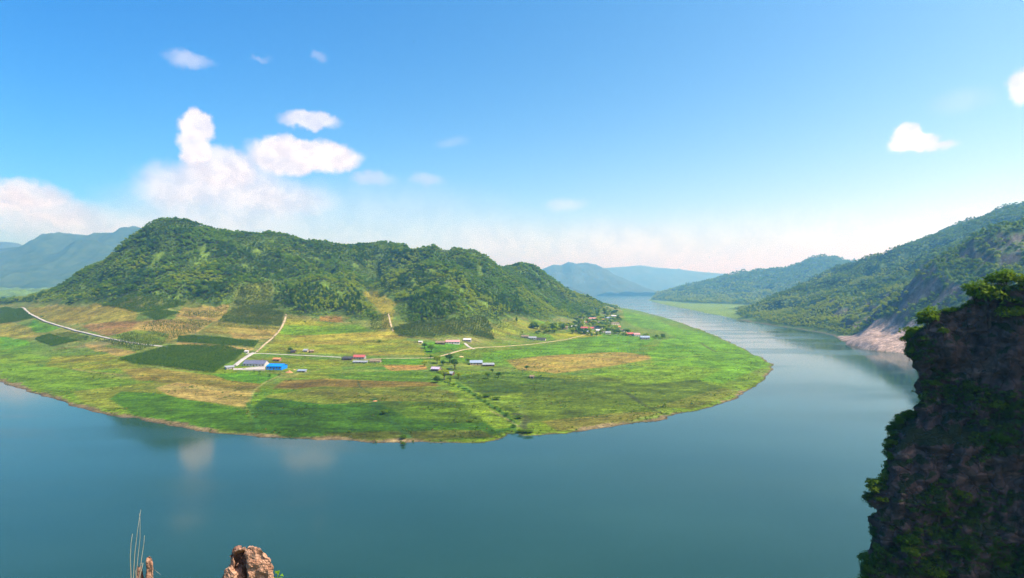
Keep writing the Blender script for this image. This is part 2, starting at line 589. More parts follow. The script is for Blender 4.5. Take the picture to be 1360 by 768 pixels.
def region(poly, soft=1.5, wob=2.0):
    pw = hits(poly)
    xs, ys = [q[0] for q in pw], [q[1] for q in pw]
    box = (GX > min(xs) - 30) & (GX < max(xs) + 30) & (GY > min(ys) - 30) & (GY < max(ys) + 30)
    m = np.zeros(GX.shape)
    if box.any():
        m[box] = sstep(-soft, soft, poly_sd(GX[box], GY[box], pw) + wob * .5 * nB[box] + wob * .2 * nC[box])
    return m


# base: hay-green meadows, greener low along the shore, olive on the upper fields
GRASS = (.110, .165, .008)
C[:] = np.array(GRASS)
paint(sstep(-.2, .6, nA + nB * .5), (.120, .160, .022))
paint(sstep(.15, .8, nB - nA * .3) * .7, (.058, .125, .012))
up = sstep(11, 24, ZP) * sstep(-60, -20, -np.abs(GX) + 2000)
paint(up * .85, (.135, .150, .032), .15)
paint(up * sstep(.1, .7, nA * .6 + nB) * .7, (.185, .150, .055))

# narrow strip parcels, each with its own crop and ripeness
pu = GX * .985 - GY * .17 + 9 * nA
pv = GX * .17 + GY * .985 + 6 * nA
pi = np.floor(pv / 15.0)
pj = np.floor((pu + 200 * _hash(pi, pi * 0, pi * 0, 5)) / 95.0)
ph1, ph2 = _hash(pi, pj, pi * 0, 6), _hash(pi, pj, pi * 0, 7)
fv = pv / 15.0 - pi
PARCEL = np.stack([1 + .42 * (ph1 - .5) + .22 * (ph2 - .5), 1 + .22 * (ph2 - .5) - .06 * (ph1 - .5), 1 + .3 * (ph1 - .5)], -1)
BALK = sstep(.055, .02, np.minimum(fv, 1 - fv))
flatland = (sstep(3.5, 6, ZP) * sstep(70, 50, ZP) * (SDP > 25))[..., None]
C *= 1 + (PARCEL - 1) * flatland
paint(BALK * flatland[..., 0] * .45, (.060, .085, .012))

FIELDS = [
    # photo outline, colour, softness
    ([(0, 467), (45, 470), (120, 488), (110, 505), (60, 500), (0, 490)], (.090, .158, .014), 4),
    ([(0, 490), (90, 500), (185, 505), (160, 522), (100, 530), (40, 515), (0, 505)], (.080, .150, .012), 5),
    ([(70, 473), (150, 470), (185, 488), (120, 492), (60, 487)], (.135, .155, .022), 5),
    ([(95, 520), (170, 512), (230, 505), (215, 522), (150, 545), (110, 535)], (.125, .150, .024), 5),
    ([(145, 530), (160, 520), (205, 522), (330, 545), (340, 578), (250, 568), (180, 556)], (.040, .100, .007), 4),
    ([(328, 582), (336, 540), (352, 528), (440, 536), (540, 532), (640, 536), (690, 552), (680, 572), (640, 584), (540, 586), (440, 584)], (.026, .070, .006), 4),
    ([(500, 534), (640, 530), (690, 545), (688, 560), (600, 562), (540, 555)], (.050, .092, .008), 6),
    ([(430, 575), (640, 572), (660, 582), (540, 588), (440, 585)], (.048, .062, .012), 4),
    ([(360, 524), (420, 515), (560, 513), (640, 528), (640, 535), (540, 533), (430, 537), (350, 528)], (.092, .112, .020), 3),
    ([(160, 490), (200, 489), (290, 500), (345, 507), (345, 521), (240, 511), (180, 505)], (.160, .125, .034), 4),
    ([(206, 515), (236, 508), (300, 516), (337, 520), (325, 541), (240, 529), (215, 521)], (.255, .180, .080), 2),
    ([(284, 497), (330, 494), (375, 497), (345, 510), (300, 505)], (.060, .150, .010), 3),
    ([(378, 505), (440, 503), (520, 503), (575, 507), (585, 513), (480, 515), (430, 513), (395, 517), (362, 516)], (.130, .088, .028), 4),
    ([(430, 497), (540, 492), (575, 497), (578, 508), (500, 506), (440, 503)], (.066, .130, .012), 4),
    ([(509, 486), (564, 485), (567, 491), (520, 493)], (.235, .120, .050), 1),
    ([(490, 467.5), (518, 467.5), (518, 471.5), (490, 472)], (.240, .135, .055), 1),
    ([(425, 420), (453, 420), (456, 428), (425, 427)], (.215, .115, .045), 2),
    ([(505, 476), (562, 476), (562, 484), (508, 484)], (.055, .140, .012), 1),
    ([(382, 424), (440, 430), (520, 442), (560, 462), (565, 472), (450, 471), (350, 467), (372, 440)], (.150, .165, .024), 3),
    ([(400, 444), (520, 440), (540, 450), (440, 458), (380, 455)], (.215, .180, .040), 6),
    ([(370, 432), (470, 432), (500, 440), (400, 446), (366, 444)], (.090, .160, .014), 4),
    ([(355, 475), (450, 478), (455, 492), (380, 492), (352, 482)], (.110, .145, .018), 3),
    ([(480, 386), (498, 384), (528, 400), (524, 416), (518, 440), (508, 436), (506, 415)], (.185, .160, .036), 3),
    ([(107, 433), (122, 430), (182, 427), (206, 429), (180, 439), (141, 447)], (.215, .115, .055), 2),
    ([(36, 409), (75, 407), (130, 404), (182, 415), (180, 427), (120, 430), (70, 428), (45, 418)], (.170, .140, .040), 4),
    ([(182, 428), (284, 427), (262, 442), (226, 453), (190, 446), (172, 440)], (.215, .150, .062), 2),
    ([(145, 447), (180, 438), (225, 444), (215, 459), (190, 458)], (.105, .140, .020), 2),
    ([(244, 408), (305, 405), (289, 427), (232, 424)], (.205, .145, .060), 2),
    ([(284, 428), (376, 434), (366, 447), (268, 442)], (.150, .130, .036), 2),
    ([(300, 434), (372, 438), (362, 450), (310, 450)], (.215, .150, .058), 4),
    ([(237, 455), (338, 463), (330, 467), (236, 459)], (.215, .145, .070), 1),
    ([(113, 457), (182, 468), (160, 474), (120, 464)], (.225, .155, .066), 2),
    ([(45, 425), (80, 436), (60, 442), (30, 440)], (.070, .165, .012), 2),
    ([(0, 425), (40, 435), (50, 448), (0, 450)], (.190, .165, .045), 3),
    ([(0, 447), (35, 452), (40, 458), (0, 466)], (.070, .175, .010), 2),
    ([(289, 428), (310, 403), (320, 379), (362, 379), (362, 404), (377, 414), (374, 434)], (.075, .098, .026), 2),
    ([(520, 436), (545, 430), (590, 428), (625, 423), (645, 420), (655, 440), (656, 453), (622, 447), (575, 450), (545, 449), (530, 446)], (.075, .100, .026), 3),
    # right half
    ([(673, 479), (722, 473), (800, 467), (835, 469), (877, 475), (813, 486), (738, 496), (701, 492), (688, 491)], (.225, .155, .055), 4),
    ([(560, 455), (618, 457), (612, 462), (575, 470), (566, 470)], (.060, .155, .012), 1),
    ([(655, 430), (690, 424), (740, 436), (720, 440), (668, 446), (650, 446)], (.145, .165, .028), 3),
    ([(700, 425), (760, 430), (740, 440)], (.100, .175, .014), 3),
    ([(640, 470), (760, 452), (800, 444), (880, 448), (840, 466), (700, 474), (640, 480)], (.078, .170, .012), 5),
    ([(730, 444), (790, 440), (800, 446), (740, 452)], (.175, .195, .016), 2),
    ([(880, 452), (930, 440), (1000, 470), (1022, 486), (960, 510), (880, 500), (860, 470)], (.082, .180, .012), 6),
    ([(600, 500), (680, 494), (760, 505), (700, 520), (640, 528), (610, 510)], (.048, .088, .010), 5),
    ([(690, 512), (760, 502), (900, 498), (960, 515), (880, 545), (780, 560), (700, 560)], (.060, .095, .012), 6),
    ([(790, 498), (880, 485), (960, 490), (930, 505), (850, 512)], (.098, .172, .014), 6),
    ([(720, 560), (830, 548), (880, 548), (820, 565), (740, 574)], (.105, .105, .028), 4),
    ([(870, 540), (960, 515), (985, 522), (920, 545)], (.098, .120, .022), 4),
    ([(820, 410), (930, 442), (900, 448), (830, 425)], (.085, .180, .014), 6),
    ([(585, 500), (612, 508), (640, 525), (680, 548), (690, 566), (660, 570), (625, 548), (600, 520)], (.100, .160, .016), 3),
]
for poly, col, soft in FIELDS:
    m_ = region(poly, soft * .6, 1.5)
    paint(m_, (col[0] * 1.12, col[1] * 1.04, col[2] * .62), .22)
    C *= 1 + (PARCEL - 1) * flatland * m_[..., None] * .55
# fine mottling: every crop has lush and dry spots
C *= (1 + .10 * nB + .10 * nC + .05 * nA)[..., None]
# land worked in strips along the shore contours
strip = vnoise(SDP / 7.0 + nB * .35, GX / 160.0, seed=77)
flat = sstep(18, 8, ZP) * (SDP > 0)
C *= (1 + .16 * strip * flat)[..., None]
landm = ((ZP > ZR) & (SDP > 0))[..., None]
C = np.where(landm, C * np.array([.84, .90, .85]), C)
lum_ = C.mean(-1, keepdims=True)
orange = np.clip((C[..., :1] - C[..., 1:2]) / np.maximum(C[..., :1], 1e-4), 0, 1)
C = np.where(landm, C * (1 - orange * np.array([.28, -.10, -.1])), C)
# narrow ditches and field edges
for line, wid, col in [
    ([(820, 517), (835, 524), (852, 536), (868, 544), (882, 551)], 1.6, (.030, .040, .012)),
    ([(930, 455), (940, 462), (950, 467), (975, 469), (1008, 472)], 2.2, (.055, .055, .022)),
    ([(745, 560), (800, 554), (850, 545), (880, 540)], .8, (.035, .060, .012)),
    ([(475, 506), (478, 514), (496, 526), (500, 532)], .8, (.045, .060, .018)),
    ([(496, 530), (508, 548), (522, 562), (536, 574), (540, 585)], 2.4, (.022, .060, .010)),
    ([(440, 537), (500, 533), (560, 536), (640, 534)], .7, (.030, .070, .012)),
    ([(520, 532), (580, 529), (640, 531)], .4, (.16, .16, .05)),
    ([(606, 508), (640, 532), (668, 548), (682, 562), (684, 574)], 2.0, (.030, .085, .012)),
    ([(650, 545), (672, 556), (690, 568)], .7, (.170, .150, .060)),
    ([(686, 550), (700, 556), (694, 566), (700, 574)], 2.5, (.045, .055, .020)),
    ([(375, 497), (352, 508), (338, 518), (330, 535)], .8, (.185, .185, .050)),
    ([(330, 535), (336, 548), (344, 570)], 1.6, (.035, .095, .012)),
    ([(450, 484), (400, 497), (380, 500)], .9, (.195, .165, .055)),
    ([(95, 490), (130, 495), (160, 498)], 1.2, (.190, .150, .050)),
    ([(0, 452), (60, 446), (110, 455)], .8, (.190, .150, .045)),
    ([(106, 432), (122, 430), (140, 433)], 1.0, (.290, .200, .085)),
    ([(180, 439), (210, 432), (232, 424)], .6, (.28, .20, .09)),
    ([(780, 470), (850, 455), (900, 450)], 1.0, (.12, .18, .022)),
    ([(620, 500), (700, 507), (790, 502)], .5, (.10, .15, .03)),
    ([(800, 489), (880, 479), (940, 470)], 1.4, (.135, .185, .022)),
]:
    lw = hit_line(line)
    ys = [q[1] for q in lw]
    xs = [q[0] for q in lw]
    box = (GX > min(xs) - 20) & (GX < max(xs) + 20) & (GY > min(ys) - 20) & (GY < max(ys) + 20)
    m = np.zeros(GX.shape)
    m[box] = sstep(wid * 1.5, wid * .5, line_dist(GX[box], GY[box], lw) + nC[box] * wid * .5)
    paint(m * .85, col, .2)
# bare tidal rim, wider at the eastern tip and in the west
rim_w = 1.5 + 3.2 * nB + 2.2 * nA + 9 * sstep(420, 560, GX + (GY - 500) * .3) * sstep(820, 560, GY) + 2.5 * sstep(-150, -330, GX)
paint(sstep(rim_w + 1.5, rim_w - 1, SDP) * (SDP > -20), (.125, .098, .046), .3)
paint(sstep(1.6, .3, SDP) * (SDP > -20), (.060, .050, .032), .3)
# forest floor of the hills, litter and undergrowth
FOREST_EDGE = [(-330, 418), (-60, 408), (25, 402), (60, 403), (100, 405), (122, 401), (129, 401), (160, 396.5), (200, 396.5), (250, 401), (290, 405), (309, 403), (320, 379), (362, 379), (362, 404), (378, 414), (400, 421), (430, 419), (455, 420), (478, 425), (500, 425),
               (503, 420), (484, 392), (488, 384), (498, 384), (526, 402), (530, 420), (545, 432), (590, 430), (625, 425), (640, 418), (660, 427), (690, 421), (720, 425), (740, 420), (770, 425), (800, 413), (830, 410)]
edge_w = hits(FOREST_EDGE)
FOREST_POLY = edge_w + [(700, 3000, 0), (200, 3600, 0), (-1500, 3000, 0), (-2300, 1900, 0)]


def forest_margin(x, y):
    """metres inside the peninsula wood"""
    return poly_sd(x, y, FOREST_POLY)


FM = forest_margin(GX, GY) + nB * 5
pen_forest = sstep(-4, 4, FM) * sstep(6, 14, ZP) * (GY < 3000) * (GT < .17)
paint(pen_forest, (.050, .085, .014), .3)
paint(pen_forest * sstep(.45, .7, vnoise(GX / 17., GY / 17., seed=5 + 12)), (.080, .130, .016), .25)
# right bank: wood on the slopes, bare rock where it is too steep, pebble spit
dzx = np.gradient(GZ, axis=1) / np.maximum(np.gradient(GX, axis=1), 1e-6)
dzy = np.gradient(GZ, axis=0) / np.maximum(np.gradient(GY, axis=0), 1e-6) - dzx * GT
SLOPE = np.sqrt(dzx ** 2 + dzy ** 2)
right = (ZR > ZP) & (SDR > -5) & (GX > 100)
paint(right * 1.0, (.050, .090, .018), .3)
paint(right * sstep(9, 5, GZ) * (GY > 1850), (.120, .185, .030), .2)
ROCKY = right * sstep(.85, 1.25, SLOPE + nB * .25) * (GY < 1500)
paint(ROCKY, (.075, .066, .060), .45)
BEACH = region([(1112, 447), (1150, 436), (1196, 431), (1215, 434), (1230, 475), (1195, 470), (1160, 468), (1120, 458)], 4, 5) * right
paint(BEACH, (.300, .225, .180), .25)
paint(right * sstep(1.6, .6, GZ + nB) * (GY < 1800), (.110, .095, .065), .3)
# far plain to the west
paint((GT < -.62) * sstep(1500, 2100, GY), (.085, .150, .030), .3)
paint((GT < -.75) * sstep(.1, .5, nA) * sstep(2100, 2600, GY), (.060, .110, .030), .3)


# ------------------------------------------------------------------ materials
def principled(name, build):
    m = bpy.data.materials.new(name)
    m.use_nodes = True
    t = NT(m.node_tree)
    b = t.n('ShaderNodeBsdfPrincipled')
    o = t.n('ShaderNodeOutputMaterial')
    t.link(b.outputs[0], o.inputs[0])
    build(t, b, o)
    return m


def mat_ground():
    def f(t, b, o):
        a = t.n('ShaderNodeAttribute', attribute_name='soil')
        g = t.n('ShaderNodeNewGeometry').outputs['Position']
        n1 = t.noise(g, .9, 4, .65)
        n2 = t.noise(t.vmath('MULTIPLY', g, (.05, .22, .2)), 1.0, 4, .6)
        n3 = t.noise(g, .12, 3, .55)
        n4 = t.noise(t.vmath('MULTIPLY', g, (.12, .55, .5)), 1.0, 3, .6)
        v = t.math('MULTIPLY', t.math('MULTIPLY', t.ramp(n1, .25, .75, .55, 1.45), t.ramp(n2, .3, .7, .76, 1.24)), t.math('MULTIPLY', t.ramp(n4, .3, .7, .76, 1.24), t.ramp(t.noise(g, .30, 3, .6), .32, .68, .70, 1.30)))
        c = t.mix(1.0, a.outputs['Color'], t.n('ShaderNodeCombineColor', i_0=v, i_1=v, i_2=v).outputs[0], 'MULTIPLY')
        rw = t.n('ShaderNodeAttribute', attribute_name='rows').outputs['Fac']
        u = t.vmath('DOT_PRODUCT', g, (.985, -.17, 0))
        u = t.math('ADD', u, t.math('MULTIPLY', t.noise(g, .05, 2, .5), 9.0))
        sw = t.math('SINE', t.math('MULTIPLY', u, 6.283 / 4.2))
        gap = t.ramp(t.noise(g, .45, 3, .6), .42, .60, .15, 1.0)
        sw = t.math('MULTIPLY', t.math('MULTIPLY', t.ramp(sw, .1, .8), gap), t.math('MULTIPLY', rw, .8))
        c = t.mix(sw, c, t.mix(1.0, c, (.42, .55, .42), 'MULTIPLY'))
        c = t.mix(t.ramp(n3, .52, .75, 0, .35), c, t.mix(1.0, c, (1.35, 1.08, .9), 'MULTIPLY'))
        t.set(b, 'Base Color', c)
        t.set(b, 'Roughness', .95)
        t.set(b, 'Specular IOR Level', .12)
        bp = t.n('ShaderNodeBump', i_Strength=.5, i_Distance=.6, i_Height=n1)
        t.set(b, 'Normal', bp.outputs[0])
    return principled('ground_cover', f)


def mat_water():
    def f(t, b, o):
        g = t.n('ShaderNodeNewGeometry').outputs['Position']
        big = t.noise(t.vmath('MULTIPLY', g, (.006, .012, 0)), 1.0, 3, .5)
        t.set(b, 'Base Color', t.mix(t.ramp(big, .3, .7), (.011, .042, .028), (.017, .054, .037)))
        rip = t.noise(t.vmath('MULTIPLY', g, (.5, .9, 0)), 1.0, 3, .55)
        swell = t.noise(t.vmath('MULTIPLY', g, (.05, .11, 0)), 1.0, 2, .5)
        calm = t.ramp(t.noise(t.vmath('MULTIPLY', g, (.004, .010, 0)), 1.0, 3, .55), .40, .62, .25, 1.0)
        h = t.math('MULTIPLY', t.math('ADD', t.math('MULTIPLY', rip, .006), t.math('MULTIPLY', swell, .006)), calm)
        bp = t.n('ShaderNodeBump', i_Strength=.6, i_Distance=1.0, i_Height=h)
        t.set(b, 'Normal', bp.outputs[0])
        t.set(b, 'Roughness', t.ramp(calm, .25, 1.0, .08, .17))
        t.set(b, 'IOR', 1.333)
        t.set(b, 'Specular IOR Level', .72)
    return principled('river_water', f)


def mat_far(name, col, col2, scale):
    def f(t, b, o):
        g = t.n('ShaderNodeNewGeometry').outputs['Position']
        n = t.noise(g, scale, 5, .65)
        t.set(b, 'Base Color', t.mix(t.ramp(n, .35, .65), col, col2))
        t.set(b, 'Roughness', 1.0)
        t.set(b, 'Specular IOR Level', .05)
        bp = t.n('ShaderNodeBump', i_Strength=.8, i_Distance=12.0, i_Height=n)
        t.set(b, 'Normal', bp.outputs[0])
    return principled(name, f)


def mat_plain(name, col, rough=.8, var=.25, scale=1.2, spec=.3, metal=0.0, bump=0.0):
    def f(t, b, o):
        g = t.n('ShaderNodeTexCoord').outputs['Object']
        n = t.noise(g, scale, 4, .6)
        v = t.ramp(n, .25, .75, 1 - var, 1 + var)
        t.set(b, 'Base Color', t.mix(1.0, (*col, 1), t.n('ShaderNodeCombineColor', i_0=v, i_1=v, i_2=v).outputs[0], 'MULTIPLY'))
        t.set(b, 'Roughness', rough)
        t.set(b, 'Specular IOR Level', spec)
        t.set(b, 'Metallic', metal)
        if bump:
            t.set(b, 'Normal', t.n('ShaderNodeBump', i_Strength=.6, i_Distance=bump, i_Height=n).outputs[0])
    return principled(name, f)


def mat_leaf(name, cols, yellow=None, trans=.28, patch=.006):
    """leaf colour varies from plant to plant and, over a hillside, by stand"""
    m = bpy.data.materials.new(name)
    m.use_nodes = True
    t = NT(m.node_tree)
    rnd = t.n('ShaderNodeObjectInfo').outputs['Random']
    g = t.n('ShaderNodeNewGeometry').outputs['Position']
    c = t.mix(t.ramp(rnd, .05, .95, smooth=False), cols[0], cols[1])
    if yellow:
        st = t.noise(g, patch, 4, .6)
        k = t.math('ADD', st, t.math('MULTIPLY', t.math('SUBTRACT', rnd, .5), .12))
        hz = t.n('ShaderNodeSeparateXYZ', i_0=g).outputs[2]
        k = t.math('ADD', k, t.math('MULTIPLY', t.math('SUBTRACT', 115.0, hz), .0009 if patch < .02 else 0.0))
        c = t.mix(t.ramp(k, .49, .60, 0, .9), c, yellow)
    lf = t.noise(g, 2.2, 2, .6)
    v = t.ramp(lf, .3, .7, .75, 1.25)
    c = t.mix(1.0, c, t.n('ShaderNodeCombineColor', i_0=v, i_1=v, i_2=v).outputs[0], 'MULTIPLY')
    b = t.n('ShaderNodeBsdfPrincipled', i_Base_Color=c, i_Roughness=.85)
    t.set(b, 'Specular IOR Level', .06)
    tr = t.n('ShaderNodeBsdfTranslucent', i_Color=t.mix(1.0, c, (1.25, 1.35, .6), 'MULTIPLY'))
    mx = t.n('ShaderNodeMixShader', i_0=trans)
    t.link(b.outputs[0], mx.inputs[1])
    t.link(tr.outputs[0], mx.inputs[2])
    o = t.n('ShaderNodeOutputMaterial')
    t.link(mx.outputs[0], o.inputs[0])
    return m


def mat_rock(name, cols, moss=None, scale=.5):
    def f(t, b, o):
        g = t.n('ShaderNodeNewGeometry')
        pos = g.outputs['Position']
        n = t.noise(pos, scale, 6, .68)
        st = t.noise(t.vmath('MULTIPLY', pos, (.55, .55, 1.1)), scale * 1.4, 5, .65, dist=1.2)
        c = t.mix(t.ramp(n, .32, .66), cols[0], cols[1])
        c = t.mix(t.ramp(st, .5, .72, 0, .8), c, cols[2])
        if moss:
            up = t.n('ShaderNodeSeparateXYZ', i_0=g.outputs['Normal']).outputs[2]
            k = t.math('ADD', up, t.math('MULTIPLY', t.math('SUBTRACT', t.noise(pos, scale * 1.6, 5, .65), .5), 1.9))
            c = t.mix(t.ramp(k, .28, .55, 0, .9), c, moss)
        t.set(b, 'Base Color', c)
        t.set(b, 'Roughness', .92)
        t.set(b, 'Specular IOR Level', .15)
        wp = t.vmath('ADD', t.vmath('MULTIPLY', pos, (1.0, 1.0, .75)), t.vmath('SCALE', t.noise(pos, scale * 2.5, 3, .6, 'Color'), scale=.5 / scale * .35))
        vo = t.n('ShaderNodeTexVoronoi', feature='DISTANCE_TO_EDGE', i_Vector=wp, i_Scale=scale * 1.7)
        crack = t.ramp(vo.outputs['Distance'], 0.0, .10)
        fine = t.noise(pos, scale * 7.0, 4, .7)
        h = t.math('ADD', t.math('ADD', t.math('MULTIPLY', n, .6), t.math('MULTIPLY', st, .4)), t.math('ADD', t.math('MULTIPLY', crack, .45), t.math('MULTIPLY', fine, .28)))
        t.set(b, 'Normal', t.n('ShaderNodeBump', i_Strength=.9, i_Distance=.35 / scale * .5, i_Height=h).outputs[0])
    return principled(name, f)


M_GROUND = mat_ground()
M_WATER = mat_water()

# ------------------------------------------------------------------ ground sheet, water, far mountains
idx = np.arange(NT_ * NY_).reshape(NY_, NT_)
quad = np.stack([idx[:-1, :-1], idx[:-1, 1:], idx[1:, 1:], idx[1:, :-1]], -1).reshape(-1, 4)
zq = GZ.ravel()[quad].max(1)
quad = quad[zq > -2.5]
used = np.unique(quad)
remap = np.full(NT_ * NY_, -1)
remap[used] = np.arange(len(used))
me = np_mesh('ground', np.stack([GX, GY, GZ], -1).reshape(-1, 3)[used], remap[quad], [M_GROUND], True)
at = me.attributes.new('soil', 'FLOAT_COLOR', 'POINT')
col4 = np.ones((len(used), 4), np.float32)
col4[:, :3] = np.clip(C, .004, .8).reshape(-1, 3)[used]
at.data.foreach_set('color', col4.ravel())
rowm = (_hash(pi, pj, pi * 0, 9) > .45) * flatland[..., 0] * sstep(.5, -.3, nA * .5)
at = me.attributes.new('rows', 'FLOAT', 'POINT')
at.data.foreach_set('value', rowm.ravel()[used].astype(np.float32))
ground = link_mesh('ground', me)
tag(ground, kind='structure')

wv = []
B = 17000.0
wx = np.array([-B, -4000, -1500, -500, 0, 500, 1500, 4000, B])
wy = np.array([-2500., -600, 0, 200, 400, 800, 1600, 3200, 6400, B])
XX, YY = np.meshgrid(wx, wy)
wi = np.arange(XX.size).reshape(XX.shape)
wq = np.stack([wi[:-1, :-1], wi[:-1, 1:], wi[1:, 1:], wi[1:, :-1]], -1).reshape(-1, 4)
water = link_mesh('water', np_mesh('water', np.stack([XX, YY, XX * 0], -1), wq, [M_WATER]))
tag(water, kind='structure')


def mountain(name, prof, Y, depth, mat, seed, rough=1.0, nx=260, ny=70):
    px = np.array([q[0] for q in prof], float)
    h = np.array([EYE + (384 - q[1]) * Y / F for q in prof])
    x = np.linspace((px[0] - 680) * Y / F, (px[-1] - 680) * Y / F, nx)
    y = np.linspace(Y - depth, Y + depth, ny)
    X_, Y_ = np.meshgrid(x, y)
    hh = np.interp(x, (px - 680) * Y / F, h)[None, :]
    s = np.abs(Y_ - Y) / depth
    wob = fbm(X_ / (depth * .5), Y_ / (depth * .5), seed=seed, octv=4)
    s2 = np.clip(s * (1 + .25 * wob * sstep(0, .3, s)), 0, 1)
    Z = hh * (1 - s2) ** .85 + (ridged(X_ / (depth * .35), Y_ / (depth * .35), 4, seed + 4) - .6) * hh * .16 * rough * sstep(0, .18, s) * (1 - s2)
    Z = np.where(s2 >= .999, -6, Z) - 4 * s
    ii = np.arange(nx * ny).reshape(ny, nx)
    q = np.stack([ii[:-1, :-1], ii[:-1, 1:], ii[1:, 1:], ii[1:, :-1]], -1).reshape(-1, 4)
    o = link_mesh(name, np_mesh(name, np.stack([X_, Y_, Z], -1), q, [mat], True))
    return tag(o, kind='structure')


M_FAR = mat_far('far_forest', (.030, .055, .022), (.055, .085, .030), .012)
M_FAR2 = mat_far('distant_forest', (.040, .060, .035), (.055, .080, .045), .006)
mountain('mountain', [(640, 394), (690, 372), (705, 362), (720, 357), (735, 351), (745, 352), (755, 347.5), (765, 350), (778, 348.5), (790, 351), (800, 357), (820, 368), (840, 375), (852, 381), (870, 388), (890, 395)], 10000, 1700, M_FAR2, 61)
mountain('mountain', [(700, 372), (760, 362), (800, 356), (830, 354), (850, 352), (870, 355), (900, 357.5), (930, 361), (960, 363.5), (990, 366), (1050, 372), (1110, 380)], 15000, 2300, M_FAR2, 71)
mountain('mountain', [(690, 372), (720, 376), (745, 379), (758, 381), (772, 386), (785, 392), (796, 397)], 7000, 520, M_FAR2, 81)
mountain('mountain', [(-260, 350), (-180, 336), (-100, 338), (-40, 334), (0, 330), (30, 327), (60, 318), (95, 310), (130, 313), (150, 309), (165, 304), (178, 299), (190, 303), (230, 312), (280, 325), (340, 350), (400, 380)], 6500, 1900, M_FAR, 91)
mountain('mountain', [(-220, 330), (-120, 324), (-60, 326), (-20, 321), (10, 320.5), (22, 322), (40, 330), (100, 345)], 9500, 1800, M_FAR2, 95)

# ------------------------------------------------------------------ air
def haze():
    m = bpy.data.materials.new('haze_air')
    m.use_nodes = True
    t = NT(m.node_tree)
    v = t.n('ShaderNodeVolumePrincipled', i_Color=(.21, .58, 1.0, 1), i_Density=HAZE_DENSITY, i_Anisotropy=.40, i_Absorption_Color=(1, 1, 1, 1))
    o = t.n('ShaderNodeOutputMaterial')
    t.link(v.outputs[0], o.inputs['Volume'])
    mb = MB().box(-17500, 17500, -3000, 17500, -12, 830)
    h = mb.build('haze', m)
    tag(h, kind='stuff')
    h.data.materials[0].cycles.homogeneous_volume = True if hasattr(h.data.materials[0].cycles, 'homogeneous_volume') else True


haze()
# ------------------------------------------------------------------ vegetation
LEAF_GREEN = mat_leaf('broadleaf_foliage', ((.095, .195, .018, 1), (.165, .265, .024, 1)), (.285, .350, .022, 1), .46)
LEAF_DARK = mat_leaf('dark_foliage', ((.042, .105, .020, 1), (.080, .155, .024, 1)), None, .4)
LEAF_ORCH = mat_leaf('orchard_foliage', ((.052, .092, .014, 1), (.088, .135, .022, 1)), None, .38)
LEAF_MAIZE = mat_leaf('maize_foliage', ((.055, .125, .012, 1), (.110, .190, .018, 1)), None, .38)
LEAF_DRY = mat_leaf('dry_foliage', ((.145, .120, .026, 1), (.220, .160, .042, 1)))
LEAF_FAR = mat_leaf('slope_foliage', ((.095, .180, .014, 1), (.180, .265, .020, 1)), (.310, .360, .020, 1), .46, patch=.009)
LEAF_RIM = mat_leaf('shrub_foliage', ((.060, .135, .010, 1), (.105, .185, .016, 1)), (.150, .215, .016, 1), .40, patch=.05)
LEAF_WEED = mat_leaf('weed_foliage', ((.052, .125, .008, 1), (.092, .160, .012, 1)))
BARK = mat_plain('bark', (.085, .060, .042), .95, .35, 3.0, .1)


def leaf_cloud(seed, rx, rz, zc, clumps, leaves, size, updown=.7, low=-.5, narrow=False):
    """leaf faces set in clumps through a crown volume"""
    g = np.random.default_rng(seed)
    V, Q = [], []
    for c in range(clumps):
        d = g.normal(size=3)
        d /= np.linalg.norm(d)
        if d[2] < low:
            d[2] = -d[2] * .5
        rr = g.uniform(.25, .82)
        tz = d[2] * rr * rz
        wid = 1.0
        if narrow:
            wid = .55 + .45 * (1 - abs(tz) / rz)
        cen = np.array([d[0] * rx * rr * wid, d[1] * rx * rr * wid, zc + tz])
        rc = rx * g.uniform(.30, .52) * (.85 if narrow else 1)
        n = int(leaves * g.uniform(.6, 1.3))
        e = g.normal(size=(n, 3))
        e /= np.linalg.norm(e, axis=1)[:, None]
        e[:, 2] = np.where(e[:, 2] < -.4, -e[:, 2], e[:, 2])
        pos = cen + e * rc * g.uniform(.55, 1.08, (n, 1)) * np.array([1, 1, .85 if not narrow else 1.5])
        nrm = e + g.normal(size=(n, 3)) * .55 + np.array([0, 0, updown])
        nrm /= np.linalg.norm(nrm, axis=1)[:, None]
        a = np.cross(nrm, g.normal(size=(n, 3)))
        a /= np.linalg.norm(a, axis=1)[:, None]
        b = np.cross(nrm, a)
        s = size * g.uniform(.55, 1.25, (n, 1))
        quad = np.stack([pos - a * s, pos - b * s * .5 - nrm * s * .12, pos + a * s, pos + b * s * .5 - nrm * s * .12], 1)
        k = len(V) * 4 if False else sum(len(v) for v in V)
        V.append(quad.reshape(-1, 3))
        Q.append(np.arange(n * 4).reshape(n, 4) + k)
    return np.concatenate(V), np.concatenate(Q)


def trunk_mb(seed, h, r, crown_r, limbs=5):
    g = random.Random(seed)
    mb = MB()
    mb.tube([(0, 0, -.6), (0, 0, h * .15), (g.uniform(-.1, .1) * h * .3, g.uniform(-.1, .1) * h * .3, h * .5), (g.uniform(-.1, .1) * h * .4, g.uniform(-.1, .1) * h * .4, h * .85)], [r * 1.4, r, r * .7, r * .2], 6)
    for k in range(limbs):
        a = 6.283 * k / limbs + g.uniform(-.4, .4)
        z0 = h * g.uniform(.28, .5)
        e = crown_r * g.uniform(.45, .75)
        mb.tube([(0, 0, z0), (math.cos(a) * e * .5, math.sin(a) * e * .5, z0 + h * .12), (math.cos(a) * e, math.sin(a) * e, z0 + h * g.uniform(.2, .32))], [r * .5, r * .35, r * .12], 5)
    return mb


def cloud_mesh(name, mat, *a, **k):
    v, q = leaf_cloud(*a, **k)
    return np_mesh(name, v, q, [mat])


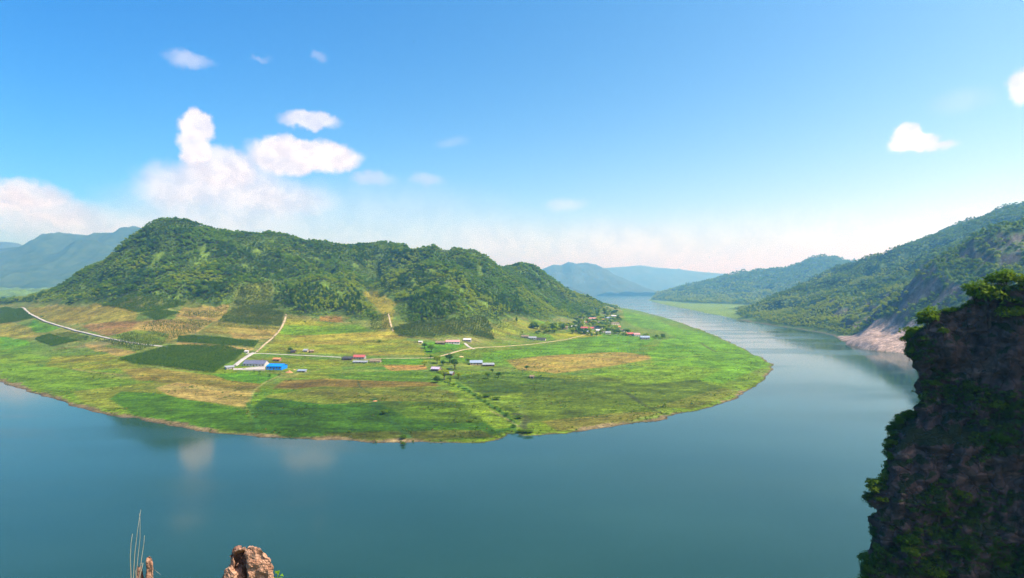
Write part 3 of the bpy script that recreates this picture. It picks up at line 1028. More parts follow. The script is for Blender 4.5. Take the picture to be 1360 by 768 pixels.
def whole_plant(name, mat, trunk, *a, **k):
    """one mesh: trunk and crown, for masses of plants"""
    v, q = leaf_cloud(*a, **k)
    tf = []
    if trunk:
        b = len(v)
        v = np.concatenate([v, np.array(trunk.v)])
        tf = [tuple(b + i for i in (f if len(f) == 4 else f[:4])) for f in trunk.f]
        q = np.concatenate([q, np.array(tf)])
    fm = np.zeros(len(q), int)
    if len(tf):
        fm[-len(tf):] = 1
    return np_mesh(name, v, q, [mat, BARK], fmat=fm)


def template(name, meshes):
    c = bpy.data.collections.new(name)
    for i, m in enumerate(meshes):
        c.objects.link(bpy.data.objects.new('%s_%02d' % (name, i), m))
    return c


def scatter(name, coll, xyz, scale, rot, pick, kind='stuff', zs=None):
    """one object holding a mass of plants, instanced on points"""
    n = len(xyz)
    me = bpy.data.meshes.new(name)
    me.vertices.add(n)
    me.vertices.foreach_set('co', np.asarray(xyz, np.float32).ravel())
    sc = np.stack([scale, scale, scale if zs is None else zs], 1).astype(np.float32)
    at = me.attributes.new('plant_scale', 'FLOAT_VECTOR', 'POINT')
    at.data.foreach_set('vector', sc.ravel())
    ro = np.zeros((n, 3), np.float32)
    ro[:, 2] = rot
    at = me.attributes.new('plant_turn', 'FLOAT_VECTOR', 'POINT')
    at.data.foreach_set('vector', ro.ravel())
    at = me.attributes.new('plant_pick', 'INT', 'POINT')
    at.data.foreach_set('value', np.asarray(pick, np.int32))
    me.update()
    o = link_mesh(name, me)
    ng = bpy.data.node_groups.new('plants', 'GeometryNodeTree')
    ng.interface.new_socket('Geometry', in_out='INPUT', socket_type='NodeSocketGeometry')
    ng.interface.new_socket('Geometry', in_out='OUTPUT', socket_type='NodeSocketGeometry')
    N, L = ng.nodes, ng.links
    gi, go = N.new('NodeGroupInput'), N.new('NodeGroupOutput')
    ip = N.new('GeometryNodeInstanceOnPoints')
    ci = N.new('GeometryNodeCollectionInfo')
    ci.inputs['Collection'].default_value = coll
    ci.inputs['Separate Children'].default_value = True
    ci.inputs['Reset Children'].default_value = True

    def attr(nm, ty):
        a = N.new('GeometryNodeInputNamedAttribute')
        a.data_type = ty
        a.inputs['Name'].default_value = nm
        return [s for s in a.outputs if s.enabled and s.name == 'Attribute'][0]
    L.new(gi.outputs[0], ip.inputs['Points'])
    L.new(ci.outputs[0], ip.inputs['Instance'])
    ip.inputs['Pick Instance'].default_value = True
    L.new(attr('plant_pick', 'INT'), ip.inputs['Instance Index'])
    L.new(attr('plant_turn', 'FLOAT_VECTOR'), ip.inputs['Rotation'])
    L.new(attr('plant_scale', 'FLOAT_VECTOR'), ip.inputs['Scale'])
    L.new(ip.outputs[0], go.inputs[0])
    md = o.modifiers.new('plants', 'NODES')
    md.node_group = ng
    return tag(o, kind=kind)


# sight: how high the land in front reaches, so that only slopes one could see are planted
ELEV = (GZ - EYE) / GY
CUM = np.maximum.accumulate(ELEV, axis=0)


def seen(x, y, z, h=10.0, tol=.012):
    return (z + h - EYE) / y > grid_at(CUM, x, y) - tol


def photo_xy(x, y, z):
    return 680 + F * x / y, 384 - F * (z - EYE) / y


def jitter_grid(x0, x1, y0, y1, s, jit=.48, rng=RNG):
    gx, gy = np.meshgrid(np.arange(x0, x1, s), np.arange(y0, y1, s))
    gx = gx + (np.arange(gy.shape[0]) % 2)[:, None] * s * .5
    return (gx + rng.uniform(-jit, jit, gx.shape) * s).ravel(), (gy + rng.uniform(-jit, jit, gy.shape) * s).ravel()


# -------- the wood on the peninsula hill
TREES = template('wood_tree', [whole_plant('wood_tree_mesh', LEAF_GREEN, trunk_mb(s, 7, .2, 3, 3), s, r, z, zc, 13, 16, .85) for s, r, z, zc in
                               [(1, 3.6, 2.8, 5.4), (2, 4.2, 2.7, 5.1), (3, 3.3, 3.2, 6.0), (4, 4.5, 2.8, 5.2)]] +
                 [whole_plant('wood_tree_mesh', LEAF_DARK, trunk_mb(9, 9, .2, 2, 0), 9, 2.3, 6.0, 8.0, 16, 14, .78, narrow=True),
                  whole_plant('wood_tree_mesh', LEAF_DARK, trunk_mb(10, 7, .2, 3, 3), 10, 3.4, 3.6, 6.6, 13, 16, .85),
                  whole_plant('wood_tree_mesh', LEAF_GREEN, trunk_mb(11, 9, .2, 2, 0), 11, 2.4, 5.6, 7.8, 16, 14, .78, narrow=True)])
x, y = jitter_grid(-2200, 420, 820, 2700, 4.7)
keep = (np.abs(x / y) < 1.1)
x, y = x[keep], y[keep]
z = zat(x, y)
keep = (z > 8) & seen(x, y, z)
x, y, z = x[keep], y[keep], z[keep]
fm = forest_margin(x, y)
keep = fm > 3 + 9 * vnoise(x / 22, y / 22, seed=5) + RNG.uniform(-4, 4, len(x))
keep &= ~((vnoise(x / 17., y / 17., seed=17) > .66) & (z < 170) & (fm > 6))
x, y, z, fm = x[keep], y[keep], z[keep], fm[keep]
px, py = photo_xy(x, y, z)
keep = (px > -170) & (px < 900) & ~((px < 8) & (py > 396) & False)
x, y, z, fm, px, py = (a[keep] for a in (x, y, z, fm, px, py))
n = len(x)
pick = RNG.integers(0, 4, n)
stand = fbm(x / 60, y / 60, seed=66, octv=3)
pick = np.where((stand > .42) & (RNG.random(n) < .8), 5, pick)
pop = (((px > 366) & (px < 480) & (py > 388)) | ((px > 545) & (px < 606) & (py > 398)) | ((px > 655) & (px < 690) & (py > 396)) | ((px > 400) & (px < 470) & (py > 372) & (stand > 0))) & (fm > 2)
pick = np.where(pop & (RNG.random(n) < .75), np.where(RNG.random(n) < .6, 4, 6), pick)
sc = np.clip(np.exp(RNG.normal(-.32, .2, n)), .45, 1.05) * (1 + .42 * np.clip(fbm(x / 38, y / 38, seed=67), -1, 1))
sc = np.where(pop, RNG.uniform(.85, 1.15, n), sc) * np.clip(.55 + fm / 60, .5, 1.0)
zs = sc * RNG.uniform(.85, 1.2, n)
rot = RNG.uniform(0, 6.28, n)
# the 250 that stand largest in view, along the lower edge, become trees of their own
appar = zs * np.where((pick == 4) | (pick == 6), 13.5, 10) / y * np.where(fm < 26, 1.0, .55) * np.where((px > 0) & (px < 830), 1, 0)
big = np.zeros(n, bool)
big[np.argsort(-appar)[:250]] = True
scatter('forest', TREES, np.stack([x, y, z], 1)[~big], sc[~big], rot[~big], pick[~big], zs=zs[~big])
EDGE_TREES = [(x[i], y[i], z[i], sc[i], zs[i], rot[i], int(pick[i]), px[i], py[i]) for i in np.nonzero(big)[0]]
N_PEN = n

# -------- the wood on the far bank
FTREES = template('slope_tree', [whole_plant('slope_tree_mesh', LEAF_FAR, None, s, r, zz, zc, 12, 15, .92) for s, r, zz, zc in [(21, 3.6, 3.0, 4.6), (22, 4.2, 3.0, 4.4), (23, 3.2, 3.6, 5.2)]])
xs_, ys_ = [], []
for (x0, x1, y0, y1, s) in [(330, 1900, 820, 1500, 6.6), (300, 2100, 1500, 2500, 8.0), (300, 2600, 3000, 5600, 15.0)]:
    a, b = jitter_grid(x0, x1, y0, y1, s)
    xs_.append(np.stack([a, b, np.full(len(a), s)], 1))
q = np.concatenate(xs_)
x, y, sp = q.T
keep = (x / y < 1.05)
x, y, sp = x[keep], y[keep], sp[keep]
z = zat(x, y)
rk = grid_at(ROCKY, x, y)
bc = grid_at(BEACH, x, y)
keep = (z > np.where(y > 1850, 8, 3.5)) & seen(x, y, z, 9) & (rk < RNG.uniform(.35, 1.0, len(x))) & (bc < .3) & (grid_at(SDR, x, y) > 2) & (grid_at(ZR, x, y) > grid_at(ZP, x, y))
x, y, z, sp, rk = (a[keep] for a in (x, y, z, sp, rk))
n = len(x)
sc = np.clip(np.exp(RNG.normal(-.1, .26, n)), .45, 1.45) * sp / 7.0 * (1 - .35 * rk)
scatter('forest', FTREES, np.stack([x, y, z - .4], 1), sc, RNG.uniform(0, 6.28, n), RNG.integers(0, 3, n), zs=sc * RNG.uniform(.8, 1.15, n))
print('wood', N_PEN, 'far bank', n)

# -------- crops: tall maize in blocks, orchards, sown rows
MAIZE = template('maize_plant', [cloud_mesh('maize_plant_mesh', LEAF_MAIZE, s, .62, 1.25, 1.35, 7, 9, .34, updown=.1) for s in (31, 32, 33)])
ORCH = template('orchard_tree', [whole_plant('orchard_tree_mesh', LEAF_ORCH, None, s, 1.35, 1.1, 1.3, 7, 16, .32) for s in (41, 42)])
ROWP = template('row_plant', [cloud_mesh('row_plant_mesh', m_, s, .42, .75, .75, 5, 9, .24) for s, m_ in ((51, LEAF_ORCH), (52, LEAF_DARK), (53, LEAF_ORCH))])


def plant_block(name, poly, coll, npick, sx, sy, s0, s1, turn=0.0, jit=.16, wob=.6, zs=(1, 1), gap=0.0):
    pw = hits(poly)
    xs, ys = [p[0] for p in pw], [p[1] for p in pw]
    cx, cy = sum(xs) / len(xs), sum(ys) / len(ys)
    rad = max(math.hypot(a - cx, b - cy) for a, b in zip(xs, ys)) + 5
    u, v = np.meshgrid(np.arange(-rad, rad, sx), np.arange(-rad, rad, sy))
    u = u + RNG.uniform(-jit, jit, u.shape) * sx
    v = v + RNG.uniform(-jit, jit, v.shape) * sy
    c, s = math.cos(turn), math.sin(turn)
    x, y = (cx + u * c - v * s).ravel(), (cy + u * s + v * c).ravel()
    sd = poly_sd(x, y, pw) + wob * vnoise(x / 5, y / 5, seed=3)
    k = (sd > 0) & (RNG.random(len(x)) >= gap + .12 * (vnoise(x / 9, y / 9, seed=8) > .35))
    x, y = x[k], y[k]
    z = zat(x, y)
    n = len(x)
    sc = RNG.uniform(s0, s1, n) * (1 + .12 * vnoise(x / 12, y / 12, seed=4))
    scatter(name, coll, np.stack([x, y, z], 1), sc, RNG.uniform(0, 6.28, n), RNG.integers(0, npick, n), zs=sc * RNG.uniform(zs[0], zs[1], n))
    return n


tot = 0
for poly in [[(157, 478), (226, 460), (300, 461), (325, 467), (315, 477), (302, 484), (284, 496), (240, 491), (185, 485)],
             [(237, 448), (250, 446.5), (300, 450), (344, 454.5), (338, 462), (290, 459), (237, 455)],
             [(45.5, 451), (65, 444.5), (104, 453), (70, 461)],
             [(0, 409), (29, 410.5), (44, 423), (20, 428), (0, 431)],
             [(129, 403.5), (156, 398.5), (250, 402), (216, 413), (182, 415.5), (150, 409)],
             [(185, 418), (216, 413), (242, 417), (208, 427)]]:
    tot += plant_block('maize_field', poly, MAIZE, 3, 1.2, 2.1, .75, 1.3, turn=.15)
tot += plant_block('maize_field', [(72, 443.5), (90, 441), (117, 448), (103, 454)], MAIZE, 3, 1.3, 1.5, .35, .5, turn=.2)
tot += plant_block('orchard', [(290, 428), (300, 416), (330, 407), (372, 414), (376, 418), (374, 434)], ORCH, 2, 2.9, 4.0, 1.0, 1.3, jit=.1, turn=.05)
tot += plant_block('orchard', [(310, 405), (320, 380), (361, 380), (361, 404), (372, 412), (330, 407)], ORCH, 2, 3.3, 4.0, 1.05, 1.5, jit=.2)
tot += plant_block('orchard', [(520, 437), (545, 431), (590, 429), (625, 424), (645, 421), (655, 440), (656, 452), (622, 446), (575, 449), (545, 449), (530, 446)], ORCH, 2, 3.3, 4.0, 1.05, 1.65, jit=.2)
tot += plant_block('orchard', [(497, 420), (515, 420), (518, 438), (500, 441), (490, 436)], ORCH, 2, 3.0, 3.6, .6, 1.1, jit=.35)
tot += plant_block('orchard', [(658, 446), (690, 424), (650, 427), (655, 440)], ORCH, 2, 4.0, 5, .6, 1.1, jit=.4, gap=.3)
tot += plant_block('sown_rows', [(246, 415), (304, 407), (290, 424), (240, 422)], ROWP, 2, 2.6, 5.2, 1.5, 2.3, jit=.2)
tot += plant_block('sown_rows', [(184, 436), (200, 429), (282, 428), (260, 442), (226, 453), (205, 446)], ROWP, 2, 2.6, 4.8, 1.4, 2.3, jit=.25, turn=.1)
tot += plant_block('sown_rows', [(122, 452), (180, 452), (206, 460), (182, 468)], ROWP, 3, 2.4, 4.2, 1.5, 2.3, jit=.2)
tot += plant_block('sown_rows', [(150, 447), (178, 441), (222, 455), (214, 459), (190, 457)], ROWP, 3, 2.4, 4.2, 1.2, 1.9, jit=.2)
tot += plant_block('sown_rows', [(290, 430), (374, 436), (370, 440), (288, 434)], ROWP, 3, 2.4, 4.0, 1.2, 1.9, jit=.2)
tot += plant_block('sown_rows', [(20, 432), (50, 438), (48, 446), (5, 444)], ROWP, 3, 2.2, 5.0, .7, 1.1, jit=.2, turn=.5)
print('crops', tot)

# -------- weeds and low scrub over the meadows and along the bank
WEED = template('weed_tuft', [cloud_mesh('weed_tuft_mesh', m_, s, .7, .42, .35, 6, 12, .22) for s, m_ in ((61, LEAF_WEED), (62, LEAF_WEED), (63, LEAF_ORCH), (64, LEAF_DRY))])
x = RNG.uniform(-900, 520, 90000)
y = np.exp(RNG.uniform(math.log(350), math.log(1300), 90000))
z = zat(x, y)
sd = grid_at(SDP, x, y)
clump = fbm(x / 30, y / 22, seed=88, octv=4)
px, py = photo_xy(x, y, z)
keep = (np.abs(x / y) < .95) & (sd > 1.0) & (forest_margin(x, y) < 0) & (z > .5) & (clump > np.where(sd < 28, .15, .40)) & (RNG.random(len(x)) < .55)
keep |= (np.abs(x / y) < .95) & (sd > .4) & (sd < 3.0) & (RNG.random(len(x)) < .3)
keep |= (np.abs(x / y) < .95) & (grid_at(BALK * flatland[..., 0], x, y) > .4) & (forest_margin(x, y) < 0) & (vnoise(x / 18, y / 18, seed=19) > -.1)
fmg = forest_margin(x, y)
keep |= (np.abs(x / y) < .95) & (fmg < 4) & (fmg > -22) & (z > 12) & (RNG.random(len(x)) < .5 + fmg / 40)
x, y, z = x[keep], y[keep], z[keep]
n = len(x)
scatter('scrub', WEED, np.stack([x, y, z], 1), RNG.uniform(.4, 1.25, n) * np.where(forest_margin(x, y) > -22, 1.6, 1), RNG.uniform(0, 6.28, n), RNG.choice([0, 0, 1, 1, 2, 3], n))
print('weeds', n)

# -------- trees that stand by themselves
CROWN = {
    'round': [(cloud_mesh('crown', LEAF_GREEN, s, .42, .40, .56, 24, 44, .056), trunk_mb(s, .8, .030, .40, 5).mesh('trunk', BARK)) for s in (101, 102, 103)],
    'dark': [(cloud_mesh('crown', LEAF_DARK, s, .40, .42, .54, 26, 44, .056), trunk_mb(s, .9, .030, .38, 5).mesh('trunk', BARK)) for s in (111, 112)],
    'tall': [(cloud_mesh('crown', LEAF_DARK, s, .17, .43, .56, 30, 30, .040, narrow=True), trunk_mb(s, .95, .018, .12, 0).mesh('trunk', BARK)) for s in (121, 122)],
    'pale': [(cloud_mesh('crown', LEAF_GREEN, s, .19, .42, .57, 28, 30, .042, narrow=True), trunk_mb(s, .95, .018, .12, 0).mesh('trunk', BARK)) for s in (131,)],
    'bush': [(cloud_mesh('foliage', LEAF_RIM, s, .62, .42, .50, 20, 42, .075, low=-.2), trunk_mb(s, .6, .035, .5, 6).mesh('stem', BARK)) for s in (141, 142, 143)],
    'green_bush': [(cloud_mesh('foliage', LEAF_WEED, s, .62, .42, .50, 20, 42, .075, low=-.2), trunk_mb(s, .6, .035, .5, 6).mesh('stem', BARK)) for s in (151, 152)],
}


def tree(kind, name, loc, h, label, group=None, cat='tree', rz=None, wide=1.0, rng=random):
    cm, tm = rng.choice(CROWN[kind])
    r = empty(name, loc, rng.uniform(0, 6.28) if rz is None else rz)
    r.scale = (h * wide, h * wide, h)
    tag(r, label, cat, group)
    bush = kind in ('bush', 'green_bush')
    link_mesh('stem' if bush else 'trunk', tm, r)
    link_mesh('foliage' if bush else 'crown', cm, r)
    return r


for (x_, y_, z_, s_, zs_, r_, p_, px_, py_) in EDGE_TREES:
    if p_ in (4, 6):
        tree('tall' if p_ == 4 else 'pale', 'poplar_tree', (x_, y_, z_), 14 * zs_, 'tall narrow poplar standing close among others along the foot of the wooded hill', 'poplars at the foot of the wooded hill', rz=r_, wide=max(.8, s_ / zs_))
    else:
        tree('dark' if p_ == 5 else 'round', 'broadleaf_tree', (x_, y_, z_), 10.2 * zs_, 'rounded broadleaf tree in the front edge of the hill forest above the fields', 'broadleaf trees along the lower edge of the hill forest', rz=r_, wide=s_ / zs_)

LONE = [
    # photo foot, height, kind, label
    (386, 468, 5, 'dark', 'dark tree over the brown hut north of the white lane'),
    (564, 463, 6, 'dark', 'dark bushy tree at the top of the hedge below the red-roofed white house'),
    (573, 467.5, 7, 'round', 'larger rounded tree in the hedge just above the dirt lane'),
    (572, 477, 3.5, 'dark', 'small dark tree in the hedge just below the dirt lane'),
    (580.5, 483, 7, 'round', 'green tree behind the lilac-roofed house in the grove'),
    (588.5, 486, 5, 'dark', 'short dark tree above the middle roof of the grove'),
    (597.5, 482, 8, 'dark', 'dark tree at the upper right of the grove by the lilac roofs'),
    (604, 491, 9, 'dark', 'biggest and darkest tree of the grove by the lilac roofs'),
    (563.5, 487, 5, 'round', 'round tree at the left end of the grove next to the brown field'),
    (590, 505, 9, 'round', 'broad bright green tree standing below the grove by the ditch'),
    (580.5, 509, 5.5, 'dark', 'dark tree against the left side of the broad bright tree below the grove'),
    (598, 508, 5, 'round', 'small light tree against the right side of the broad bright tree below the grove'),
    (609, 503, 4.5, 'round', 'low grey-green tree at the lower right corner of the grove'),
    (648, 503, 5, 'round', 'pale round tree in the pasture below the dark low barn'),
    (662, 501.5, 4.5, 'dark', 'dark tree at the lower end of the short row below the dark low barn'),
    (654, 495.5, 3.2, 'dark', 'small dark tree at the upper end of the short row below the dark low barn'),
    (621.5, 483, 5, 'round', 'tree against the left gable of the grey-roofed barn'),
    (686, 431, 10, 'tall', 'slim dark tree alone on the pasture under the wooded slope'),
    (707, 436, 7.5, 'round', 'round tree alone on the pasture above the cluster of white houses'),
    (699.5, 492, 4, 'dark', 'little dark tree at the lower edge of the big tan field'),
    (94.5, 404, 10, 'dark', 'left and taller of two dark trees on the dry upper field'),
    (104, 399.5, 8, 'dark', 'right and smaller of two dark trees on the dry upper field'),
    (48, 404, 5, 'dark', 'dark tree near the start of the white road at the west foot of the hill'),
    (115, 451, 4, 'dark', 'dark little tree at the corner of the olive plot below the white road'),
    (4, 400, 14, 'dark', 'dark tree clump at the far western edge beyond the maize'),
]
for px_, py_, h_, k_, lab in LONE:
    tree(k_, 'tree', hit(px_, py_), h_ * 1.3, lab, wide=1.0 if k_ == 'tall' else 1.3)
SHRUBS = [
    (55, 421.5, 3, 1.9, 'wide low dark shrub beside the bend of the white road'),
    (345, 495, 2.2, 1.2, 'dark green shrub in front of the blue shed'),
    (338, 495.5, 1.8, 1.3, 'low shrub below the concrete yard of the blue-roofed farm'),
    (358, 500.5, 2.4, 1.2, 'shrub on the grass bank below the blue shed'),
    (371, 499.5, 2.2, 1.1, 'shrub beside the brown earth heap'),
    (509, 550.5, 3.6, 1.5, 'dark shrub at the head of the gully in the green bank'),
    (536, 583, 2.6, 1.6, 'dark shrub at the foot of the gully by the water'),
    (464, 575, 1.6, 1.1, 'small round shrub near the water on the green bank'),
    (648, 528, 2.8, 2.6, 'wide dark shrub patch left of the stony track'),
    (660, 531, 2.6, 2.4, 'wide dark shrub patch between the ditch and the flat green field'),
    (690, 556, 2.4, 2.2, 'shrub in the dark hollow near the inlet'),
    (700, 575, 2.0, 3.0, 'low shrub on the bank just right of the inlet'),
    (690, 574, 1.8, 2.2, 'low shrub in the mouth of the inlet'),
    (626, 561, 2.0, 1.6, 'bluish shrub at the lower end of the stony track'),
    (504, 454, 2.6, 2.0, 'low green shrub in the middle of the pale meadow'),
    (497, 453, 1.8, 1.4, 'tiny shrub left of the low green shrub in the pale meadow'),
    (708.5, 502, 2.4, 1.0, 'little shrub right of the brown hut in the green field'),
    (718.5, 500.5, 2.0, 1.0, 'tiny shrub standing alone right of the brown hut'),
    (653, 477, 2.0, 2.0, 'flat shrub on the pasture above the dark low barn'),
    (870, 449, 3.0, 2.6, 'long shrub at the tip of the village hedge'),
    (877, 451, 3.0, 2.2, 'last shrub of the village hedge out in the green field'),
]
for px_, py_, h_, w_, lab in SHRUBS:
    tree('green_bush' if h_ > 2.3 and px_ > 600 and px_ < 800 else 'bush', 'shrub', hit(px_, py_), h_, lab, cat='shrub', wide=w_)
# the shrub standing in the shallows
tree('bush', 'shrub', W(535.5, 592, 0.0), 2.2, 'dark shrub standing in the shallow water off the bank', cat='shrub', wide=1.2)
# hedge along the ditch that runs down to the inlet
for k, (px_, py_) in enumerate([(596, 512), (604, 513), (610, 516), (616, 519), (622, 521), (630, 526), (637, 530), (644, 534.5), (650, 538), (657, 543), (664, 547), (672, 553), (679, 560), (682, 568)]):
    tree('green_bush', 'shrub', hit(px_ + random.uniform(-1.5, 1.5), py_), random.uniform(1.5, 2.8), 'bright green shrub in the hedge along the ditch from grove to inlet', 'shrubs along the ditch', 'shrub', wide=random.uniform(1.2, 1.9))
# village trees
vr = random.Random(5)
VT = []
for poly, cnt in ([(745, 440), (760, 428), (775, 420), (800, 412), (818, 412), (826, 428), (812, 440), (790, 436)], 150), ([(800, 436), (828, 440), (845, 449), (835, 448), (800, 441)], 40), ([(845, 447), (884, 447.5), (884, 450.5), (862, 451.5)], 18), ([(700, 436), (750, 430), (758, 436), (735, 441)], 34), ([(758, 440), (772, 442), (800, 443), (806, 447), (780, 447.5), (758, 444)], 30), ([(742, 443), (690, 447), (690, 444), (740, 439)], 12):
    pw = poly
    k = 0
    while k < cnt:
        a, b = vr.uniform(min(q[0] for q in pw), max(q[0] for q in pw)), vr.uniform(min(q[1] for q in pw), max(q[1] for q in pw))
        if poly_sd(np.array([a]), np.array([b]), pw)[0] > 0:
            VT.append((a, b))
            k += 1
for a, b in VT:
    d = vr.random()
    tree('round' if d < .6 else 'dark', 'village_tree', hit(a, b), vr.uniform(5.5, 11.5) * (.6 if b > 444 else 1), 'garden tree among or beside the houses of the village on the point', 'garden trees of the village', rng=vr, wide=vr.uniform(1.1, 1.45))
# ------------------------------------------------------------------ roads, lanes, yard
M_CONCRETE = mat_plain('road_concrete', (.38, .355, .31), .9, .18, .25, .2)
M_DIRT = mat_plain('lane_dirt', (.36, .29, .17), .95, .3, .2, .1)


def strip(name, line, width, mat, lift=.12, step=2.0, thick=.0):
    pts_ = [np.array(q[:2]) for q in hit_line(line, step)]
    # smooth and resample in plan
    a = np.array(pts_)
    for _ in range(6):
        a[1:-1] = .25 * a[:-2] + .5 * a[1:-1] + .25 * a[2:]
    seg = np.concatenate([[0], np.cumsum(np.hypot(*np.diff(a, axis=0).T))])
    n = max(3, int(seg[-1] / 2.5))
    s = np.linspace(0, seg[-1], n)
    x, y = np.interp(s, seg, a[:, 0]), np.interp(s, seg, a[:, 1])
    dx, dy = np.gradient(x), np.gradient(y)
    l = np.hypot(dx, dy)
    nx, ny = -dy / l, dx / l
    wv_ = width * (1 + .12 * vnoise(s / 9, s * 0, seed=4))
    rows = []
    for k in np.linspace(-.5, .5, 5):
        X_, Y_ = x + nx * wv_ * k, y + ny * wv_ * k
        rows.append(np.stack([X_, Y_, zat(X_, Y_) + lift], 1))
    z_ = np.max([r[:, 2] for r in rows], axis=0)
    for r in rows:
        r[:, 2] = z_
    # kerb skirts so the strip has a real edge
    lo, hi = rows[0].copy(), rows[-1].copy()
    lo[:, 2] -= .8
    hi[:, 2] -= .8
    rows = [lo] + rows + [hi]
    v = np.stack(rows, 0)
    m_, n_ = v.shape[:2]
    ii = np.arange(m_ * n_).reshape(m_, n_)
    q = np.stack([ii[:-1, :-1], ii[:-1, 1:], ii[1:, 1:], ii[1:, :-1]], -1).reshape(-1, 4)[:, ::-1]
    return tag(link_mesh(name, np_mesh(name, v, q, [mat])), kind='structure')


strip('road', [(29, 409), (37, 416), (60, 427.5), (100, 439.5), (150, 451), (185, 457), (223, 461)], 3.6, M_CONCRETE)
strip('road', [(327, 469.5), (350, 469.8), (380, 471.2), (420, 473), (456, 475)], 3.2, M_CONCRETE)
strip('road', [(312, 486), (320, 479), (329, 473), (337, 468.5)], 5.0, M_CONCRETE)
strip('path', [(340, 468), (352, 457), (362, 449), (373, 437), (379, 424), (380, 418)], 2.6, M_DIRT)
strip('path', [(485, 477.5), (515, 476), (545, 476), (575, 475.5), (597, 470), (613, 465), (635, 461.8), (665, 460.5), (705, 457.5), (735, 453.5), (752, 451)], 3.0, M_DIRT)
strip('road', [(617, 456), (622, 461), (630, 464)], 3.4, M_CONCRETE)
strip('path', [(516, 417), (518, 428), (522, 440)], 2.4, M_DIRT)
strip('path', [(752, 451), (772, 446), (790, 442)], 2.2, M_DIRT)


def slab(name, poly, mat, kind='structure', lift=.25):
    pw = hits(poly)
    z0 = sorted(q[2] for q in pw)[len(pw) // 2] + lift
    n = len(pw)
    v = [(q[0], q[1], z0) for q in pw] + [(q[0], q[1], z0 - 4) for q in pw]
    mb = MB().add(v, [tuple(range(n))] + [((i + 1) % n, i, n + i, n + (i + 1) % n) for i in range(n)])
    o = mb.build(name, mat)
    return tag(o, kind=kind), z0


yard, YARD_Z = slab('yard', [(309.5, 491.8), (312.5, 485), (325, 483.5), (352, 487.5), (352.5, 492.3)], M_CONCRETE)

# ------------------------------------------------------------------ houses
ROOFS = {
    'slate': mat_plain('roof_slate', (.115, .125, .185), .6, .2, .8, .4),
    'blue': mat_plain('roof_blue_sheet', (.006, .215, .72), .45, .12, .6, .5),
    'red': mat_plain('roof_red_tile', (.38, .095, .085), .8, .25, 1.0, .2),
    'pink': mat_plain('roof_faded_red', (.50, .25, .24), .8, .25, 1.0, .2),
    'lilac': mat_plain('roof_lilac_sheet', (.40, .34, .44), .6, .2, .8, .3),
    'grey': mat_plain('roof_grey_sheet', (.26, .28, .29), .6, .25, .8, .35),
    'thatch': mat_plain('roof_thatch', (.21, .165, .105), 1, .4, 1.2, .05),
    'dark': mat_plain('roof_dark_felt', (.050, .050, .055), .9, .3, 1.0, .2),
    'orange': mat_plain('roof_orange_tile', (.46, .20, .085), .85, .25, 1.0, .2),
    'white': mat_plain('roof_white_sheet', (.50, .48, .46), .6, .15, .8, .3),
    'green': mat_plain('roof_green_sheet', (.07, .32, .16), .6, .2, .8, .3),
    'blueglaze': mat_plain('roof_bluegrey_sheet', (.24, .30, .38), .5, .2, .8, .4),
}
WALLS = {
    'white': mat_plain('wall_whitewash', (.50, .47, .42), .9, .15, .6, .2),
    'cream': mat_plain('wall_cream', (.56, .47, .35), .9, .18, .6, .2),
    'brick': mat_plain('wall_brick', (.30, .15, .10), .95, .25, 1.4, .1),
    'tan': mat_plain('wall_clay', (.36, .28, .18), .95, .25, .8, .1),
    'grey': mat_plain('wall_grey_render', (.30, .29, .27), .95, .2, .8, .1),
    'brown': mat_plain('wall_brown_boards', (.12, .075, .045), .95, .3, 1.4, .1),
    'bluewall': mat_plain('wall_blue_sheet', (.008, .21, .68), .5, .1, .6, .4),
    'pink': mat_plain('wall_pink_render', (.58, .40, .36), .9, .18, .6, .2),
}
M_GLASS = mat_plain('window_glass', (.035, .045, .055), .12, .2, 1.0, .6)
M_FRAME = mat_plain('window_frame', (.55, .53, .48), .7, .1, 1.0, .3)
M_DOOR = mat_plain('door_boards', (.13, .075, .05), .7, .25, 2.0, .2)
M_TRIM = mat_plain('ridge_trim', (.20, .19, .19), .8, .2, 1.0, .2)


